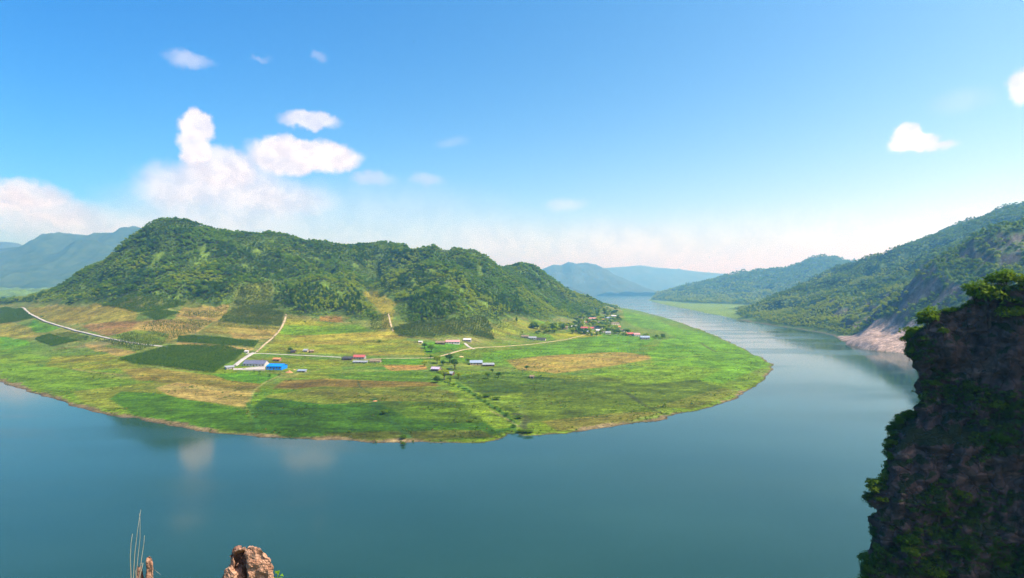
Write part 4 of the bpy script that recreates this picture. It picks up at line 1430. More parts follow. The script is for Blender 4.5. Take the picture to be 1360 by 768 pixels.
def house(px, py, wpx, D, hw, hr, rot, roof, wall, label, cat='house', nwin=3, doors=1, chimney=False, name='house', shed=False, group=None, z=None):
    """px, py: photo foot of the front wall's middle; wpx: length in photo pixels"""
    x, y, zz = hit(px, py)
    L = wpx * y / F
    if z is not None:
        zz = z
    r = empty(name, (x, y + D * .5 * math.cos(rot), zz + .05), rot)
    tag(r, label, cat, group)
    a, b = L / 2, D / 2
    ov = .45
    wb = MB()
    if shed:
        wb.prism([(-b, -2.5), (b, -2.5), (b, hw + hr), (-b, hw)], -a, a)
    else:
        wb.prism([(-b, -2.5), (b, -2.5), (b, hw), (0, hw + hr), (-b, hw)], -a, a)
    wb.build('wall', WALLS[wall], r)
    rb = MB()
    t = .16
    if shed:
        k = hr / D
        rb.prism([(-b - ov, hw - ov * k + .02), (b + ov, hw + hr + ov * k + .02), (b + ov, hw + hr + ov * k + t), (-b - ov, hw - ov * k + t)], -a - ov, a + ov)
    else:
        k = hr / b
        rb.prism([(-b - ov, hw - ov * k + .02), (0, hw + hr + .02), (b + ov, hw - ov * k + .02), (b + ov, hw - ov * k + t), (0, hw + hr + t), (-b - ov, hw - ov * k + t)], -a - ov, a + ov)
    ro = rb.build('roof', ROOFS[roof], r)
    if not shed and L > 8:
        MB().box(-a - ov, a + ov, -.16, .16, hw + hr + t - .03, hw + hr + t + .13).build('ridge_cap', M_TRIM if roof != 'blue' else ROOFS['blue'], ro)
    if chimney:
        MB().box(a * .45, a * .45 + .7, b * .3, b * .3 + .7, hw + hr * .3, hw + hr + 1.1).build('chimney', WALLS['brick'], ro)
    slots = nwin + doors
    for i in range(slots):
        cx = -a + (i + .5) * 2 * a / slots
        isdoor = doors and i == slots // 2
        ww = min(1.3, a / slots * 1.2)
        if isdoor:
            d = MB().box(cx - ww * .42, cx + ww * .42, -b - .05, -b + .03, 0, min(2.05, hw * .8)).build('door', M_DOOR, r)
            MB().box(cx + ww * .26, cx + ww * .32, -b - .1, -b - .05, 1.0, 1.15).build('handle', M_FRAME, d)
        else:
            z0, z1 = hw * .33, hw * .78
            f = MB().box(cx - ww * .5, cx + ww * .5, -b - .06, -b + .03, z0, z0 + .09).box(cx - ww * .5, cx + ww * .5, -b - .06, -b + .03, z1 - .09, z1).box(cx - ww * .5, cx - ww * .5 + .09, -b - .06, -b + .03, z0 + .09, z1 - .09).box(cx + ww * .5 - .09, cx + ww * .5, -b - .06, -b + .03, z0 + .09, z1 - .09).build('window', M_FRAME, r)
            MB().box(cx - ww * .5 + .09, cx + ww * .5 - .09, -b - .03, -b + .02, z0 + .09, z1 - .09).build('pane', M_GLASS, f)
    return r


house(337.5, 487.0, 30, 10, 3.0, 3.0, R(-6), 'slate', 'white', 'long farmhouse with slate-blue roof and white front behind a pale concrete yard', nwin=6, chimney=True, z=YARD_Z)
house(364.5, 491.5, 21, 13, 3.6, 1.7, R(-6), 'blue', 'bluewall', 'bright blue metal shed joined to the slate-roofed farmhouse', 'shed', nwin=4, doors=1, name='shed')
house(367, 480, 9, 5, 2.2, 1.2, R(-5), 'orange', 'brick', 'small orange-roofed hut half hidden behind the bright blue shed', 'hut', 1, 1, name='hut')
house(303.5, 490.5, 10, 6, 1.8, .9, R(42), 'grey', 'grey', 'low grey shed at the corner of the big maize field and the yard', 'shed', 1, 1, name='shed', shed=True)
house(327, 468.8, 4.5, 3, 1.8, .8, R(0), 'white', 'white', 'tiny white pump house at the junction of white lane and dirt track', 'hut', 0, 1, name='hut')
house(400, 494.5, 11, 4, 1.3, .7, R(-4), 'blueglaze', 'grey', 'low grey shed on bare ground right of the bright blue shed', 'shed', 1, 1, name='shed', shed=True)
house(388.5, 469.3, 5.5, 5, 2.2, 1.3, R(8), 'dark', 'brown', 'dark brown hut under the dark tree north of the white lane', 'hut', 0, 1, name='hut')
house(405.5, 468, 5.5, 5, 2.2, 1.4, R(-6), 'grey', 'tan', 'grey-roofed clay hut, middle of three huts above the white lane', 'hut', 1, 1, name='hut')
house(413, 468.8, 5, 4, 2.2, 1.3, R(30), 'thatch', 'brown', 'thatched brown hut, right one of three huts above the white lane', 'hut', 1, 1, name='hut')
house(476.5, 477.6, 15, 8, 2.7, 2.0, R(-3), 'red', 'grey', 'red-roofed farmhouse with dark front where the lane meets the dark sheds', nwin=3, chimney=True)
house(460.5, 478.8, 13, 7, 2.0, 1.3, R(-2), 'dark', 'brown', 'dark flat shed against the left end of the red-roofed farmhouse by the lane', 'shed', 2, 1, name='shed', shed=True)
house(478, 482.5, 19, 3.5, 1.3, .8, R(-2), 'grey', 'grey', 'long low grey pen in front of the red-roofed farmhouse by the lane', 'shed', 4, 1, name='animal_pen', shed=True)
house(498, 481.8, 14, 6, 1.5, 1.3, R(-2), 'thatch', 'tan', 'straw-coloured low barn right of the red-roofed farmhouse by the lane', 'barn', 2, 1, name='barn')
house(601, 457.2, 18, 8, 2.9, 2.0, R(2), 'pink', 'white', 'faded red roofed house with white front, under the orchard', nwin=4, chimney=True)
house(584.5, 457.6, 12, 7, 2.3, 1.5, R(2), 'thatch', 'brown', 'brown outbuilding touching the left end of the faded red roofed house', 'outbuilding', 2, 1, name='outbuilding')
house(620.5, 454, 10, 7, 2.5, 1.7, R(-4), 'white', 'grey', 'white-roofed cottage at the top of the short white drive', 'cottage', 2, 1, name='house')
house(558.5, 456.2, 5, 4, 2.0, .9, R(-10), 'white', 'cream', 'small white-roofed hut at the upper end of the hedge', 'hut', 0, 1, name='hut')
house(578.5, 493.3, 11, 6.5, 2.3, 1.7, R(-14), 'lilac', 'brown', 'lilac-roofed house, left one of three in the grove', nwin=2)
house(587, 495.6, 7, 6, 2.2, 1.8, R(-20), 'thatch', 'brown', 'brown thatched house, middle one of three in the grove', nwin=1)
house(596.5, 499, 11, 6.5, 2.0, 1.5, R(-16), 'grey', 'brown', 'grey-roofed house under the biggest dark tree of the grove', nwin=2)
house(632, 485.3, 16, 9, 2.7, 2.0, R(4), 'blueglaze', 'tan', 'grey-roofed barn with clay walls in the green field right of the grove', 'barn', 3, 1, name='barn')
house(648.5, 486.8, 15, 6, 1.8, 1.0, R(6), 'grey', 'brown', 'dark low barn to the right of the grey-roofed clay barn', 'barn', 2, 1, name='barn', shed=True)
house(706.5, 502.6, 5.5, 4, 1.7, .9, R(0), 'thatch', 'tan', 'tiny clay hut in the field just below the big tan field', 'hut', 0, 1, name='hut')
house(697.5, 449.3, 9, 8, 2.6, 1.8, R(-8), 'thatch', 'grey', 'brown-roofed house at the left of the row of white walls below the slope', nwin=2)
house(707.5, 451.2, 10, 8, 2.6, 1.8, R(-8), 'grey', 'white', 'white-walled grey-roofed house, middle of the row below the slope', nwin=2)
house(719, 452.6, 12, 8, 2.4, 1.6, R(-10), 'dark', 'white', 'dark-roofed white house at the right of the row below the slope', nwin=3)
# the village on the point
V = [
    (776, 438, 10, 'red', 'pink', 'red-roofed house nearest the green-roofed shed in the village'),
    (786, 438.4, 5.5, 'red', 'cream', 'small red-roofed house right beside the larger red one in the village'),
    (788, 425, 12, 'pink', 'cream', 'long faded red roof high in the village under the wood'),
    (762.5, 436.5, 7, 'white', 'white', 'white house at the left end of the village'),
    (766, 441, 8, 'green', 'tan', 'green-roofed shed at the front left of the village'),
    (778.5, 443.6, 8, 'blueglaze', 'grey', 'grey-blue roofed house in the front row of the village'),
    (794, 436.8, 13, 'dark', 'white', 'black-roofed long house with white wall in the middle of the village'),
    (797, 441.3, 11, 'white', 'cream', 'white-roofed house in the front row below the black-roofed one'),
    (769, 424.2, 9, 'thatch', 'cream', 'straw-roofed house at the upper left of the village'),
    (801, 426.6, 7, 'orange', 'cream', 'orange-roofed house right of the long faded red roof'),
    (817, 431.6, 11, 'thatch', 'cream', 'brown-roofed house at the right of the village near the trees'),
    (815.5, 421.5, 6, 'white', 'white', 'white house by the water at the top right of the village'),
    (820, 436.5, 9, 'orange', 'tan', 'orange-roofed house behind the hedge on the right of the village'),
    (808, 444.5, 7, 'grey', 'cream', 'grey-roofed house low in the trees between village and hamlet'),
    (837, 446.2, 10, 'red', 'brown', 'dark red roof, left one of the hamlet in the green field'),
    (782, 430, 7, 'orange', 'white', 'orange-roofed house between the two rows of red roofs in the village'),
    (793, 430.5, 7, 'thatch', 'cream', 'straw-roofed house behind the black-roofed long house'),
    (806, 435, 7, 'red', 'cream', 'red-roofed house right of the black-roofed long house'),
    (774, 429.5, 6, 'grey', 'white', 'small grey-roofed house behind the larger red roof'),
    (808, 424, 7, 'blueglaze', 'white', 'grey-blue roofed house under the wood at the top of the village'),
    (751, 437.5, 6, 'thatch', 'tan', 'straw-roofed hut at the left edge of the village trees'),
    (826, 441, 7, 'thatch', 'grey', 'brown-roofed house by the hedge between village and hamlet'),
    (846, 446.8, 8, 'pink', 'white', 'white house with faded red roof in the middle of the hamlet'),
    (857, 451, 12, 'blueglaze', 'grey', 'blue-grey long roof, lowest one of the hamlet in the green field'),
]
hr_ = random.Random(3)
for px_, py_, w_, rf_, wl_, lab in V:
    house(px_, py_, w_, 8, 3.2, 2.2, R(hr_.uniform(-22, 14)), rf_, wl_, lab, nwin=2 if w_ < 10 else 3, chimney=w_ > 10, group='village houses')

# heap of brown earth and one of straw at the farm
def heap(px, py, r, h, mat, label, name):
    x, y, z = hit(px, py)
    n, m_ = 18, 7
    v = []
    for i in range(m_ + 1):
        rr = r * (1 - i / m_) ** .8
        for k in range(n):
            a = 6.283 * k / n
            q = 1 + .22 * float(vnoise(math.cos(a) * 2 + px, math.sin(a) * 2 + i * .6, seed=6))
            v.append((rr * q * math.cos(a), rr * q * .8 * math.sin(a), h * (i / m_) * q - .4))
    f = [(i * n + k, i * n + (k + 1) % n, (i + 1) * n + (k + 1) % n, (i + 1) * n + k) for i in range(m_) for k in range(n)]
    o = link_mesh(name, np_mesh(name, v, f, [mat], True), loc=(x, y, z))
    return tag(o, label, 'heap')


M_EARTH = mat_plain('bare_earth', (.36, .20, .09), 1, .35, .8, .05, bump=.2)
M_STRAW = mat_plain('straw', (.42, .33, .15), 1, .35, 1.5, .05, bump=.15)
heap(384, 495, 4.2, 2.6, M_EARTH, 'heap of brown earth between the bright blue shed and the low grey shed', 'earth_heap')
heap(391, 491.5, 2.4, 1.2, M_STRAW, 'little straw heap behind the brown earth heap', 'straw_heap')
heap(612, 474, 4.0, 1.6, M_STRAW, 'pale straw heap just below the dirt lane above the grove', 'straw_heap')
heap(498, 533, 3.2, 1.0, M_EARTH, 'low heap of reddish earth on the edge of the green bank', 'earth_heap')

# ------------------------------------------------------------------ the near cliff
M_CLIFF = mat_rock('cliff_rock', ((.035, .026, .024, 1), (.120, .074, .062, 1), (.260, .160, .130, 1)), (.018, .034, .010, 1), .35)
plan = np.array([(330, 215), (220, 178), (120, 140), (86, 119), (75, 112), (71.2, 108.2), (70.6, 105.4), (72.6, 103.4), (77.6, 100.6), (85, 95.5), (93, 89), (104, 79), (125, 62), (160, 42)], float)
ptop = np.array([84, 82, 79.5, 79, 79.5, 80.4, 82.4, 85.6, 89.2, 92.0, 95.8, 100, 105, 108], float)
seg = np.concatenate([[0], np.cumsum(np.hypot(*np.diff(plan, axis=0).T))])
s_a, s_b = seg[2], seg[11]
s_ = np.concatenate([np.linspace(0, s_a, 24)[:-1], np.arange(s_a, s_b, .30), np.linspace(s_b, seg[-1], 24)])
from_s = lambda c: np.interp(s_, seg, c)
cx_, cy_ = from_s(plan[:, 0]), from_s(plan[:, 1])
for _ in range(14):
    cx_[1:-1] = .25 * cx_[:-2] + .5 * cx_[1:-1] + .25 * cx_[2:]
    cy_[1:-1] = .25 * cy_[:-2] + .5 * cy_[1:-1] + .25 * cy_[2:]
tz_ = from_s(ptop) + .9 * fbm(s_ / 5, s_ * 0, seed=31, octv=3)
dx, dy = np.gradient(cx_), np.gradient(cy_)
ln = np.hypot(dx, dy)
nx_, ny_ = dy / ln, -dx / ln           # outward is to the left and towards the viewer
if (nx_[len(nx_) // 2] > .3):
    nx_, ny_ = -nx_, -ny_
zl = np.concatenate([np.linspace(-4, 34, 20)[:-1], np.arange(34, 80.01, .32)])
vv = np.concatenate([zl / 80.0])
Zc = zl[:, None] + (tz_ - 80)[None, :] * sstep(40, 80, zl)[:, None]
SX = np.broadcast_to(cx_, Zc.shape)
SY = np.broadcast_to(cy_, Zc.shape)
flare_z = np.interp(Zc, [-5, 20, 38, 50, 55.5, 62, 65, 69, 72, 82], [18, 13, 10.0, 9.2, 8.2, 4.2, 2.0, .2, 0, 0])
nose = np.exp(-((s_ - np.interp(5.5, np.arange(len(seg)), seg)) / 16.0) ** 2)
fx = flare_z * (.22 + .78 * nose)[None, :]
disp = 1.5 * fbm(SX / 8., SY / 8., Zc / 8., 4, .55, 201) + .55 * fbm(SX / 2.2, SY / 2.2, Zc / 1.1, 3, .55, 203)
ledge = vnoise(SX / 12., SY / 12., Zc / 2.6 + .5 * fbm(SX / 6., SY / 6., Zc / 6., 2, .5, 205), 207)
block = fbm(SX / 1.9 + .6 * fbm(SX / 4, SY / 4, Zc / 4, 2, .5, 213), SY / 1.9, Zc / 3.2, 2, .5, 211)
disp = disp + .42 * np.sign(ledge) * np.abs(ledge) ** .6 + 1.3 * np.abs(fbm(SX / 3.5, SY / 3.5, Zc / 9., 3, .5, 209)) + .55 * np.round(block * 2.5) / 2.5 + .22 * np.abs(fbm(SX / .7, SY / .7, Zc / .9, 2, .5, 215))
edge_fade = sstep(82, 78, zl)[:, None] * .75 + .25
disp = disp * edge_fade
# the face sinks back under the brow, so it keeps its own shade
under = np.interp(Zc - (tz_ - 80)[None, :], [30, 60, 70, 77, 80], [0, -.6, -1.2, -.5, 0])
off = disp + under
CX = SX + nx_[None, :] * (off) + -.93 * fx
CY = SY + ny_[None, :] * (off) + -.30 * fx
# top: runs back from the brow
rows_x, rows_y, rows_z = [CX], [CY], [Zc]
s_nose = np.interp(5.5, np.arange(len(seg)), seg)
dn = np.abs(s_ - s_nose)
qx, qy = 77 + .84 * dn, 106.5 + .14 * dn
bx0, by0 = CX[-1], CY[-1]
span = np.hypot(qx - bx0, qy - by0)
for k in np.concatenate([np.linspace(.03, .3, 8), np.linspace(.36, 1.0, 10)]):
    rows_x.append((bx0 + (qx - bx0) * k)[None, :])
    rows_y.append((by0 + (qy - by0) * k)[None, :])
    rows_z.append((tz_ - np.clip(k * span * .10, 0, 2.5) + .35 * fbm(cx_ / 3 + k * 3, cy_ / 3, seed=33, octv=3) * min(1, k * 4))[None, :])
CXa, CYa, CZa = np.concatenate(rows_x), np.concatenate(rows_y), np.concatenate(rows_z)
m_, n_ = CXa.shape
ii = np.arange(m_ * n_).reshape(m_, n_)
q = np.stack([ii[:-1, :-1], ii[:-1, 1:], ii[1:, 1:], ii[1:, :-1]], -1).reshape(-1, 4)
cliff = link_mesh('cliff', np_mesh('cliff', np.stack([CXa, CYa, CZa], -1), q, [M_CLIFF]))
tag(cliff, kind='structure')

# shrubs rooted on the brow and on the ledges
cr = random.Random(21)
NW = len(zl)
jn = int(np.argmin(np.abs(s_ - np.interp(5.5, np.arange(len(seg)), seg))))
ppx, ppy = 680 + F * CXa / CYa, 384 - F * (CZa - EYE) / CYa
vis = (ppx > 1120) & (ppx < 1420) & (ppy < 800)


def cliff_shrub(i, j, h, label, group, kind='bush', wide=1.0, out=.0):
    p = (CXa[i, j] + nx_[j] * out, CYa[i, j] + ny_[j] * out, CZa[i, j] - .15)
    return tree(kind, 'shrub', p, h, label, group, 'shrub', rng=cr, wide=wide)


cnt = 0
cand = [j for j in range(0, n_, 1) if vis[NW - 1, j]]
pos = []
tries = 0
while cnt < 105 and tries < 4000:
    tries += 1
    j = cr.choice(cand)
    i = NW - 1 + cr.choice([-16, -12, -9, -7, -5, -4, -3, -2, -1, 0, 1, 2, 4])
    p = (CXa[i, j], CYa[i, j])
    if any((p[0] - a) ** 2 + (p[1] - b) ** 2 < .4 for a, b in pos):
        continue
    pos.append(p)
    grow = .65 + .9 * max(0, float(vnoise(s_[j] / 3.0, 0, seed=14))) + .5 * (ppx[NW - 1, j] > 1290)
    cliff_shrub(i, j, cr.uniform(1.5, 3.0) * grow, 'leafy green shrub growing along the sunlit brow of the near dark cliff', 'shrubs along the cliff brow', wide=cr.uniform(.75, 1.1))
    cnt += 1
# hanging gardens on the face: patches follow ledges
patch = fbm(SX / 5., SY / 5., Zc / 4.0, 3, .5, 301)
band = np.exp(-((ppy[:NW] - 520) / 24.) ** 2) * .5 * (ppx[:NW] > 1225) + np.exp(-((ppy[:NW] - 745) / 22.) ** 2) * .55 + .35 * np.exp(-((ppx[:NW] - 1240) / 35.) ** 2 - ((ppy[:NW] - 660) / 45.) ** 2) + .3 * np.exp(-((ppx[:NW] - 1290) / 50.) ** 2 - ((ppy[:NW] - 600) / 40.) ** 2)
lft = ppx[:NW] - (np.interp(ppy[:NW], [440, 545, 600, 650, 700, 770], [1212, 1203, 1168, 1145, 1147, 1138]))
band = band + 1.3 * np.exp(-(lft / 14.) ** 2) * ((ppy[:NW] > 545) & (ppy[:NW] < 680))
wgt = np.clip(patch + band - .28, 0, 1) * vis[:NW] * (ppy[:NW] > 470)
fi, fj = np.nonzero(wgt > .02)
pr = wgt[fi, fj]
pr = pr / pr.sum()
r2 = np.random.default_rng(8)
sel = r2.choice(len(fi), 1500, replace=False, p=pr)
placed = []
for k in sel:
    if len(placed) >= 105:
        break
    i, j = int(fi[k]), int(fj[k])
    p = (CXa[i, j], CYa[i, j], CZa[i, j])
    if any((p[0] - a) ** 2 + (p[1] - b) ** 2 + (p[2] - c) ** 2 < .8 for a, b, c in placed):
        continue
    placed.append(p)
    cliff_shrub(i, j, cr.uniform(1.3, 2.8), 'dense shrub rooted on a ledge of the shaded near cliff face', 'shrubs on the cliff face', kind='green_bush' if cr.random() < .25 else 'bush', wide=cr.uniform(.8, 1.3), out=-.1)
edge_done = 0
for _ in range(400):
    if edge_done >= 48:
        break
    i = cr.randrange(0, NW)
    jj = np.nonzero(vis[i])[0]
    if len(jj) == 0:
        continue
    j = int(jj[np.argmin(ppx[i, jj])])
    if not (548 < ppy[i, j] < 690) or (ppy[i, j] > 655 and cr.random() < .6):
        continue
    j = min(n_ - 1, max(0, j + cr.randint(-6, 5)))
    cliff_shrub(i, j, cr.uniform(1.0, 2.2), 'leafy shrub hanging on the left outer edge of the near cliff', 'shrubs on the outer edge of the cliff', wide=cr.uniform(.8, 1.2), out=-.15)
    edge_done += 1
# creepers and grass in the cracks
CREEP = template('creeper', [cloud_mesh('creeper_mesh', LEAF_DARK, s, .6, .4, .15, 7, 26, .085, low=-.9) for s in (74, 75, 76)] + [cloud_mesh('creeper_mesh', LEAF_RIM, s, .55, .4, .15, 6, 26, .075, low=-.9) for s in (71, 72)] + [cloud_mesh('creeper_mesh', LEAF_ORCH, 73, .5, .4, .15, 5, 22, .07, low=-.9)])
w2 = np.clip(patch + band - .05, 0, 1) * vis[:NW]
fi, fj = np.nonzero(w2 > .01)
pr = w2[fi, fj]
k = r2.choice(len(fi), 9000, p=pr / pr.sum())
pts_c = np.stack([CXa[fi[k], fj[k]], CYa[fi[k], fj[k]], CZa[fi[k], fj[k]]], 1)
scatter('undergrowth', CREEP, pts_c, r2.uniform(.5, 1.5, len(k)), r2.uniform(0, 6.28, len(k)), r2.choice([0, 1, 2, 0, 1, 2, 3, 4, 5], len(k)))
# turf on top of the cliff
tj = r2.integers(0, n_, 2600)
ti = NW + r2.integers(0, 16, 2600)
pts_c = np.stack([CXa[ti, tj], CYa[ti, tj], CZa[ti, tj]], 1)
scatter('undergrowth', CREEP, pts_c, r2.uniform(.5, 1.4, len(pts_c)), r2.uniform(0, 6.28, len(pts_c)), r2.integers(2, 6, len(pts_c)))

# ------------------------------------------------------------------ the viewpoint: ledge, boulder, dry stalks
M_LEDGE = mat_rock('ledge_rock', ((.22, .14, .095, 1), (.36, .24, .17, 1), (.44, .31, .22, 1)), (.05, .07, .02, 1), 2.0)
M_BOULDER = mat_rock('boulder_rock', ((.36, .18, .105, 1), (.50, .29, .18, 1), (.57, .38, .26, 1)), None, 12.0)
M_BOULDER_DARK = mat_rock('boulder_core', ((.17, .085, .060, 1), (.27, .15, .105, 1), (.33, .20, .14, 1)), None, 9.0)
lx, ly = np.meshgrid(np.linspace(-40, 40, 161), np.concatenate([np.linspace(-25, 3, 22)[:-1], np.arange(3, 8.01, .2), np.linspace(8.5, 50, 40)]))
lz = np.interp(ly, [-25, 1.5, 3.5, 6.25, 7.2, 14, 50], [89.5, 88.25, 86.72, 86.55, 85.0, 62, -6])
lz = lz + .05 * fbm(lx / .7, ly / .7, seed=90, octv=3) * (ly < 8) + 1.6 * fbm(lx / 4, ly / 4, lz / 4, seed=92, octv=3) * sstep(9, 20, ly)
lz = np.minimum(lz, 89.55 - .4741 * np.clip(ly, 0, None) * 1.0 - .06 * (ly > 0))
ii = np.arange(lx.size).reshape(lx.shape)
q = np.stack([ii[:-1, :-1], ii[:-1, 1:], ii[1:, 1:], ii[1:, :-1]], -1).reshape(-1, 4)
tag(link_mesh('rock_ledge', np_mesh('rock_ledge', np.stack([lx, ly, lz], -1), q, [M_LEDGE])), kind='structure')


def rock(name, mat, size, cuts, seed, parent=None, loc=(0, 0, 0), sub=5, rough=.03, rot=(0, 0, 0)):
    """broken stone: a ball cut by planes, then roughened"""
    import bmesh
    bm = bmesh.new()
    bmesh.ops.create_icosphere(bm, subdivisions=sub, radius=1)
    g = random.Random(seed)
    pl = [(Vector(d).normalized(), k) for d, k in cuts]
    for v in bm.verts:
        p = v.co.copy()
        for d, k in pl:
            e = p.dot(d) - k
            if e > 0:
                p -= d * e
        v.co = p
    me = bpy.data.meshes.new(name)
    bm.to_mesh(me)
    bm.free()
    co = np.empty(len(me.vertices) * 3)
    me.vertices.foreach_get('co', co)
    co = co.reshape(-1, 3)
    n = fbm(co[:, 0] * 3 + seed, co[:, 1] * 3, co[:, 2] * 3, 4, .55, seed) * rough * 2.2 + np.round(vnoise(co[:, 0] * 2.2, co[:, 1] * 2.2 + seed, co[:, 2] * 3.5, seed + 9) * 2) * rough * .8
    co = co * (1 + n[:, None]) * np.array(size)
    me.vertices.foreach_set('co', co.ravel())
    me.materials.append(mat)
    me.update()
    o = link_mesh(name, me, parent, loc)
    o.rotation_euler = rot
    return o


bo = empty('boulder', (-2.60, 6.0, 86.44))
tag(bo, 'pinkish tan broken boulder with a dark hollow on its left, bottom of the view', 'boulder')


def broken_stone(name, mat, outline, y0, y1, seed, parent, org, taper=.93, rough=.012, lean=0.0):
    """a stone from its front outline (photo points at distance y0), carried back to y1 and roughened"""
    import bmesh
    bm = bmesh.new()
    fr = [Vector(P(px, py, y0)) - Vector(org) for px, py in outline]
    c = sum(fr, Vector()) / len(fr)
    lean = (c.x + org[0]) * (y1 - y0) / y0
    bk = [Vector((c.x + (p.x - c.x) * taper + lean, p.y + (y1 - y0), c.z + (p.z - c.z) * taper - (y1 - y0) * .62)) for p in fr]
    f0 = [bm.verts.new(p) for p in fr]
    f1 = [bm.verts.new(p) for p in bk]
    n = len(f0)
    bm.faces.new(f0)
    bm.faces.new(list(reversed(f1)))
    for i in range(n):
        bm.faces.new((f0[i], f1[i], f1[(i + 1) % n], f0[(i + 1) % n]))
    bmesh.ops.recalc_face_normals(bm, faces=bm.faces)
    bmesh.ops.triangulate(bm, faces=bm.faces)
    for _ in range(5):
        long_e = [e for e in bm.edges if e.calc_length() > .022]
        if not long_e:
            break
        bmesh.ops.subdivide_edges(bm, edges=long_e, cuts=1, use_grid_fill=True)
        bmesh.ops.triangulate(bm, faces=bm.faces)
    bmesh.ops.smooth_vert(bm, verts=bm.verts, factor=.35, use_axis_x=True, use_axis_y=True, use_axis_z=True)
    bm.normal_update()
    co = np.array([v.co[:] for v in bm.verts])
    nn = fbm(co[:, 0] * 14 + seed, co[:, 1] * 14, co[:, 2] * 14, 4, .6, seed) * rough + np.round(vnoise(co[:, 0] * 9, co[:, 1] * 9 + seed, co[:, 2] * 16, seed + 9) * 2) * rough * .45
    for v, k in zip(bm.verts, nn):
        v.co += v.normal * float(k)
    me = bpy.data.meshes.new(name)
    bm.to_mesh(me)
    bm.free()
    me.materials.append(mat)
    return link_mesh(name, me, parent)


BO = (-2.60, 6.0, 86.44)
broken_stone('main_block', M_BOULDER, [(324, 729), (331.5, 725), (345, 728.5), (354, 737), (359.5, 745), (362.5, 754), (363.5, 770), (366, 860), (330, 860), (330, 768), (329, 747)], 5.86, 6.24, 3, bo, BO)
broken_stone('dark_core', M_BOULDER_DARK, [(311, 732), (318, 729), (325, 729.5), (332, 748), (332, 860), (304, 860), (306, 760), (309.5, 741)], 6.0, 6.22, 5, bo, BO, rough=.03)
broken_stone('cap_slab', M_BOULDER, [(309.5, 732.5), (317, 728.6), (326, 726.8), (326, 729.4), (318, 731.5), (311, 735)], 5.9, 6.2, 7, bo, BO, rough=.008)
broken_stone('side_slab', M_BOULDER, [(307.5, 741), (309.5, 737.5), (312, 748), (309.5, 757), (311, 775), (310, 860), (302, 860), (304, 766), (306.5, 752)], 5.9, 6.1, 9, bo, BO, rough=.012)
rock('loose_chip', M_BOULDER, (.065, .06, .075), [((-.4, -1, .2), .6), ((.3, .1, 1), .7)], 15, bo, (-.115, -.10, .80), sub=3, rough=.09)
rock('loose_chip', M_BOULDER_DARK, (.05, .05, .11), [((-.2, -1, .4), .5)], 18, bo, (-.045, -.09, .74), sub=3, rough=.09)
rock('loose_chip', M_BOULDER, (.085, .07, .13), [((-.2, -1, .7), .5), ((0, 0, 1), .6)], 22, bo, (-.14, -.14, .62), sub=4, rough=.07)
rock('loose_chip', M_BOULDER_DARK, (.07, .09, .24), [((-.2, -1, .4), .5), ((-1, 0, .6), .6)], 24, bo, (-.245, .03, .50), sub=4, rough=.09)
rock('loose_chip', M_BOULDER, (.10, .08, .12), [((-.2, -1, .7), .5), ((0, 0, 1), .6)], 27, bo, (-.27, -.12, .56), sub=4, rough=.08)
st = broken_stone('standing_stone', M_BOULDER, [(194.6, 741), (197.5, 737.6), (201, 740), (202.5, 746), (203, 768), (205, 840), (193, 840), (195, 768)], 6.15, 6.24, 13, None, (0, 0, 0), rough=.008)
tag(st, 'thin upright orange-brown stone beside the dry stalks', 'stone')
s2_ = rock('standing_stone', M_BOULDER_DARK, (.05, .05, .34), [((-1, -.4, .3), .6), ((1, -.5, .4), .6)], 35, None, (-3.79, 6.2, 86.83), sub=3, rough=.08)
tag(s2_, 'short dark brown stone against the foot of the thin upright stone', 'stone')

M_STALK = mat_plain('dry_stalk', (.34, .31, .22), .9, .25, 4, .1)
dg = empty('dry_grass', (-3.80, 6.1, 86.5))
tag(dg, 'tuft of thin dry stalks rising above the water beside the standing stone', 'dry grass')


def stalk(pix, r0=.0045, Y=6.1):
    o = [Vector(P(px, py, Y)) - Vector(dg.location) for px, py in pix]
    MB().tube(o, [r0 * (1 - .72 * k / (len(o) - 1)) for k in range(len(o))], 5).build('stalk', M_STALK, dg, True)


stalk([(177, 800), (174, 768), (173, 740), (174, 722), (176, 709)])
stalk([(178, 800), (177, 768), (179, 735), (183, 702), (187, 677)])
stalk([(183, 800), (181, 765), (183, 742), (186, 715), (186, 690), (185, 682)], .0035)
stalk([(184, 800), (185, 768), (188, 742), (191, 722), (192, 711)])
stalk([(182, 790), (180, 758), (186, 749), (189, 748)], .004)
stalk([(185, 790), (186, 765), (190, 748), (189, 748)], .004)
stalk([(200, 780), (204, 756), (209, 760), (213, 763)], .0025)

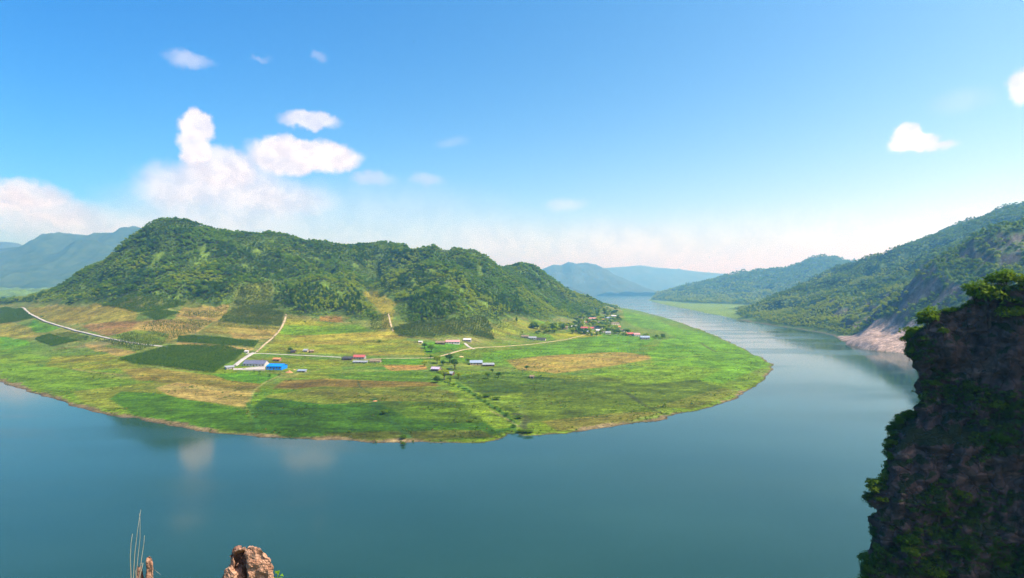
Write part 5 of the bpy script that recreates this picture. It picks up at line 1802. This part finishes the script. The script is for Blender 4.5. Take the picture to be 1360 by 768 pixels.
M_HERB = mat_leaf('herb_leaf', ((.10, .21, .015, 1), (.14, .26, .02, 1)), None, .4)
hb = empty('herb', (-2.26, 5.9, 86.62))
tag(hb, 'small bright green herb sprouting at the right foot of the boulder', 'plant')
MB().tube([(0, 0, 0), (.01, 0, .3), (-.01, 0, .62)], [.008, .006, .003], 5).build('stem', M_HERB, hb)
for k in range(16):
    a = k * 2.4
    z0 = .3 + .022 * k
    mb = MB()
    r_ = .085 - .002 * k
    c, s = math.cos(a), math.sin(a)
    mb.add([(0, 0, z0), (c * r_ * .5 - s * .022, s * r_ * .5 + c * .022, z0 + .035), (c * r_, s * r_, z0 + .02), (c * r_ * .5 + s * .022, s * r_ * .5 - c * .022, z0 + .035)], [(0, 1, 2, 3)])
    mb.build('leaf', M_HERB, hb)

# ------------------------------------------------------------------ bird
M_BIRD = mat_plain('bird_plumage', (.03, .03, .035), .8, .2, 5, .2)
bx, by, bz = P(549.5, 56, 120)
b = empty('bird', (bx, by, bz), R(35))
b.rotation_euler = (R(10), R(28), R(35))
tag(b, 'tiny dark bird flying high in the clear blue sky', 'bird')
mb = MB().tube([(0, -.15, 0), (0, -.11, .008), (0, -.03, .01), (0, .07, 0), (0, .16, -.005), (0, .2, -.006)], [.006, .026, .04, .032, .018, .03], 8)
mb.add([(.0, -.05, .02), (.14, -.08, .07), (.30, .0, .05), (.15, .02, .065), (0, .05, .018), (.0, -.05, .008), (.14, -.08, .058), (.30, .0, .045), (.15, .02, .055), (0, .05, .006)],
       [(0, 1, 3, 4), (1, 2, 3), (5, 9, 8, 6), (6, 8, 7), (0, 5, 6, 1), (1, 6, 7, 2), (2, 7, 8, 3), (3, 8, 9, 4)])
mb.add([(-.0, -.05, .02), (-.14, -.08, .07), (-.30, .0, .05), (-.15, .02, .065), (0, .05, .018), (-.0, -.05, .008), (-.14, -.08, .058), (-.30, .0, .045), (-.15, .02, .055), (0, .05, .006)],
       [(4, 3, 1, 0), (3, 2, 1), (6, 8, 9, 5), (7, 8, 6), (1, 6, 5, 0), (2, 7, 6, 1), (3, 8, 7, 2), (4, 9, 8, 3)])
bird = mb.build('body', M_BIRD, b, True)
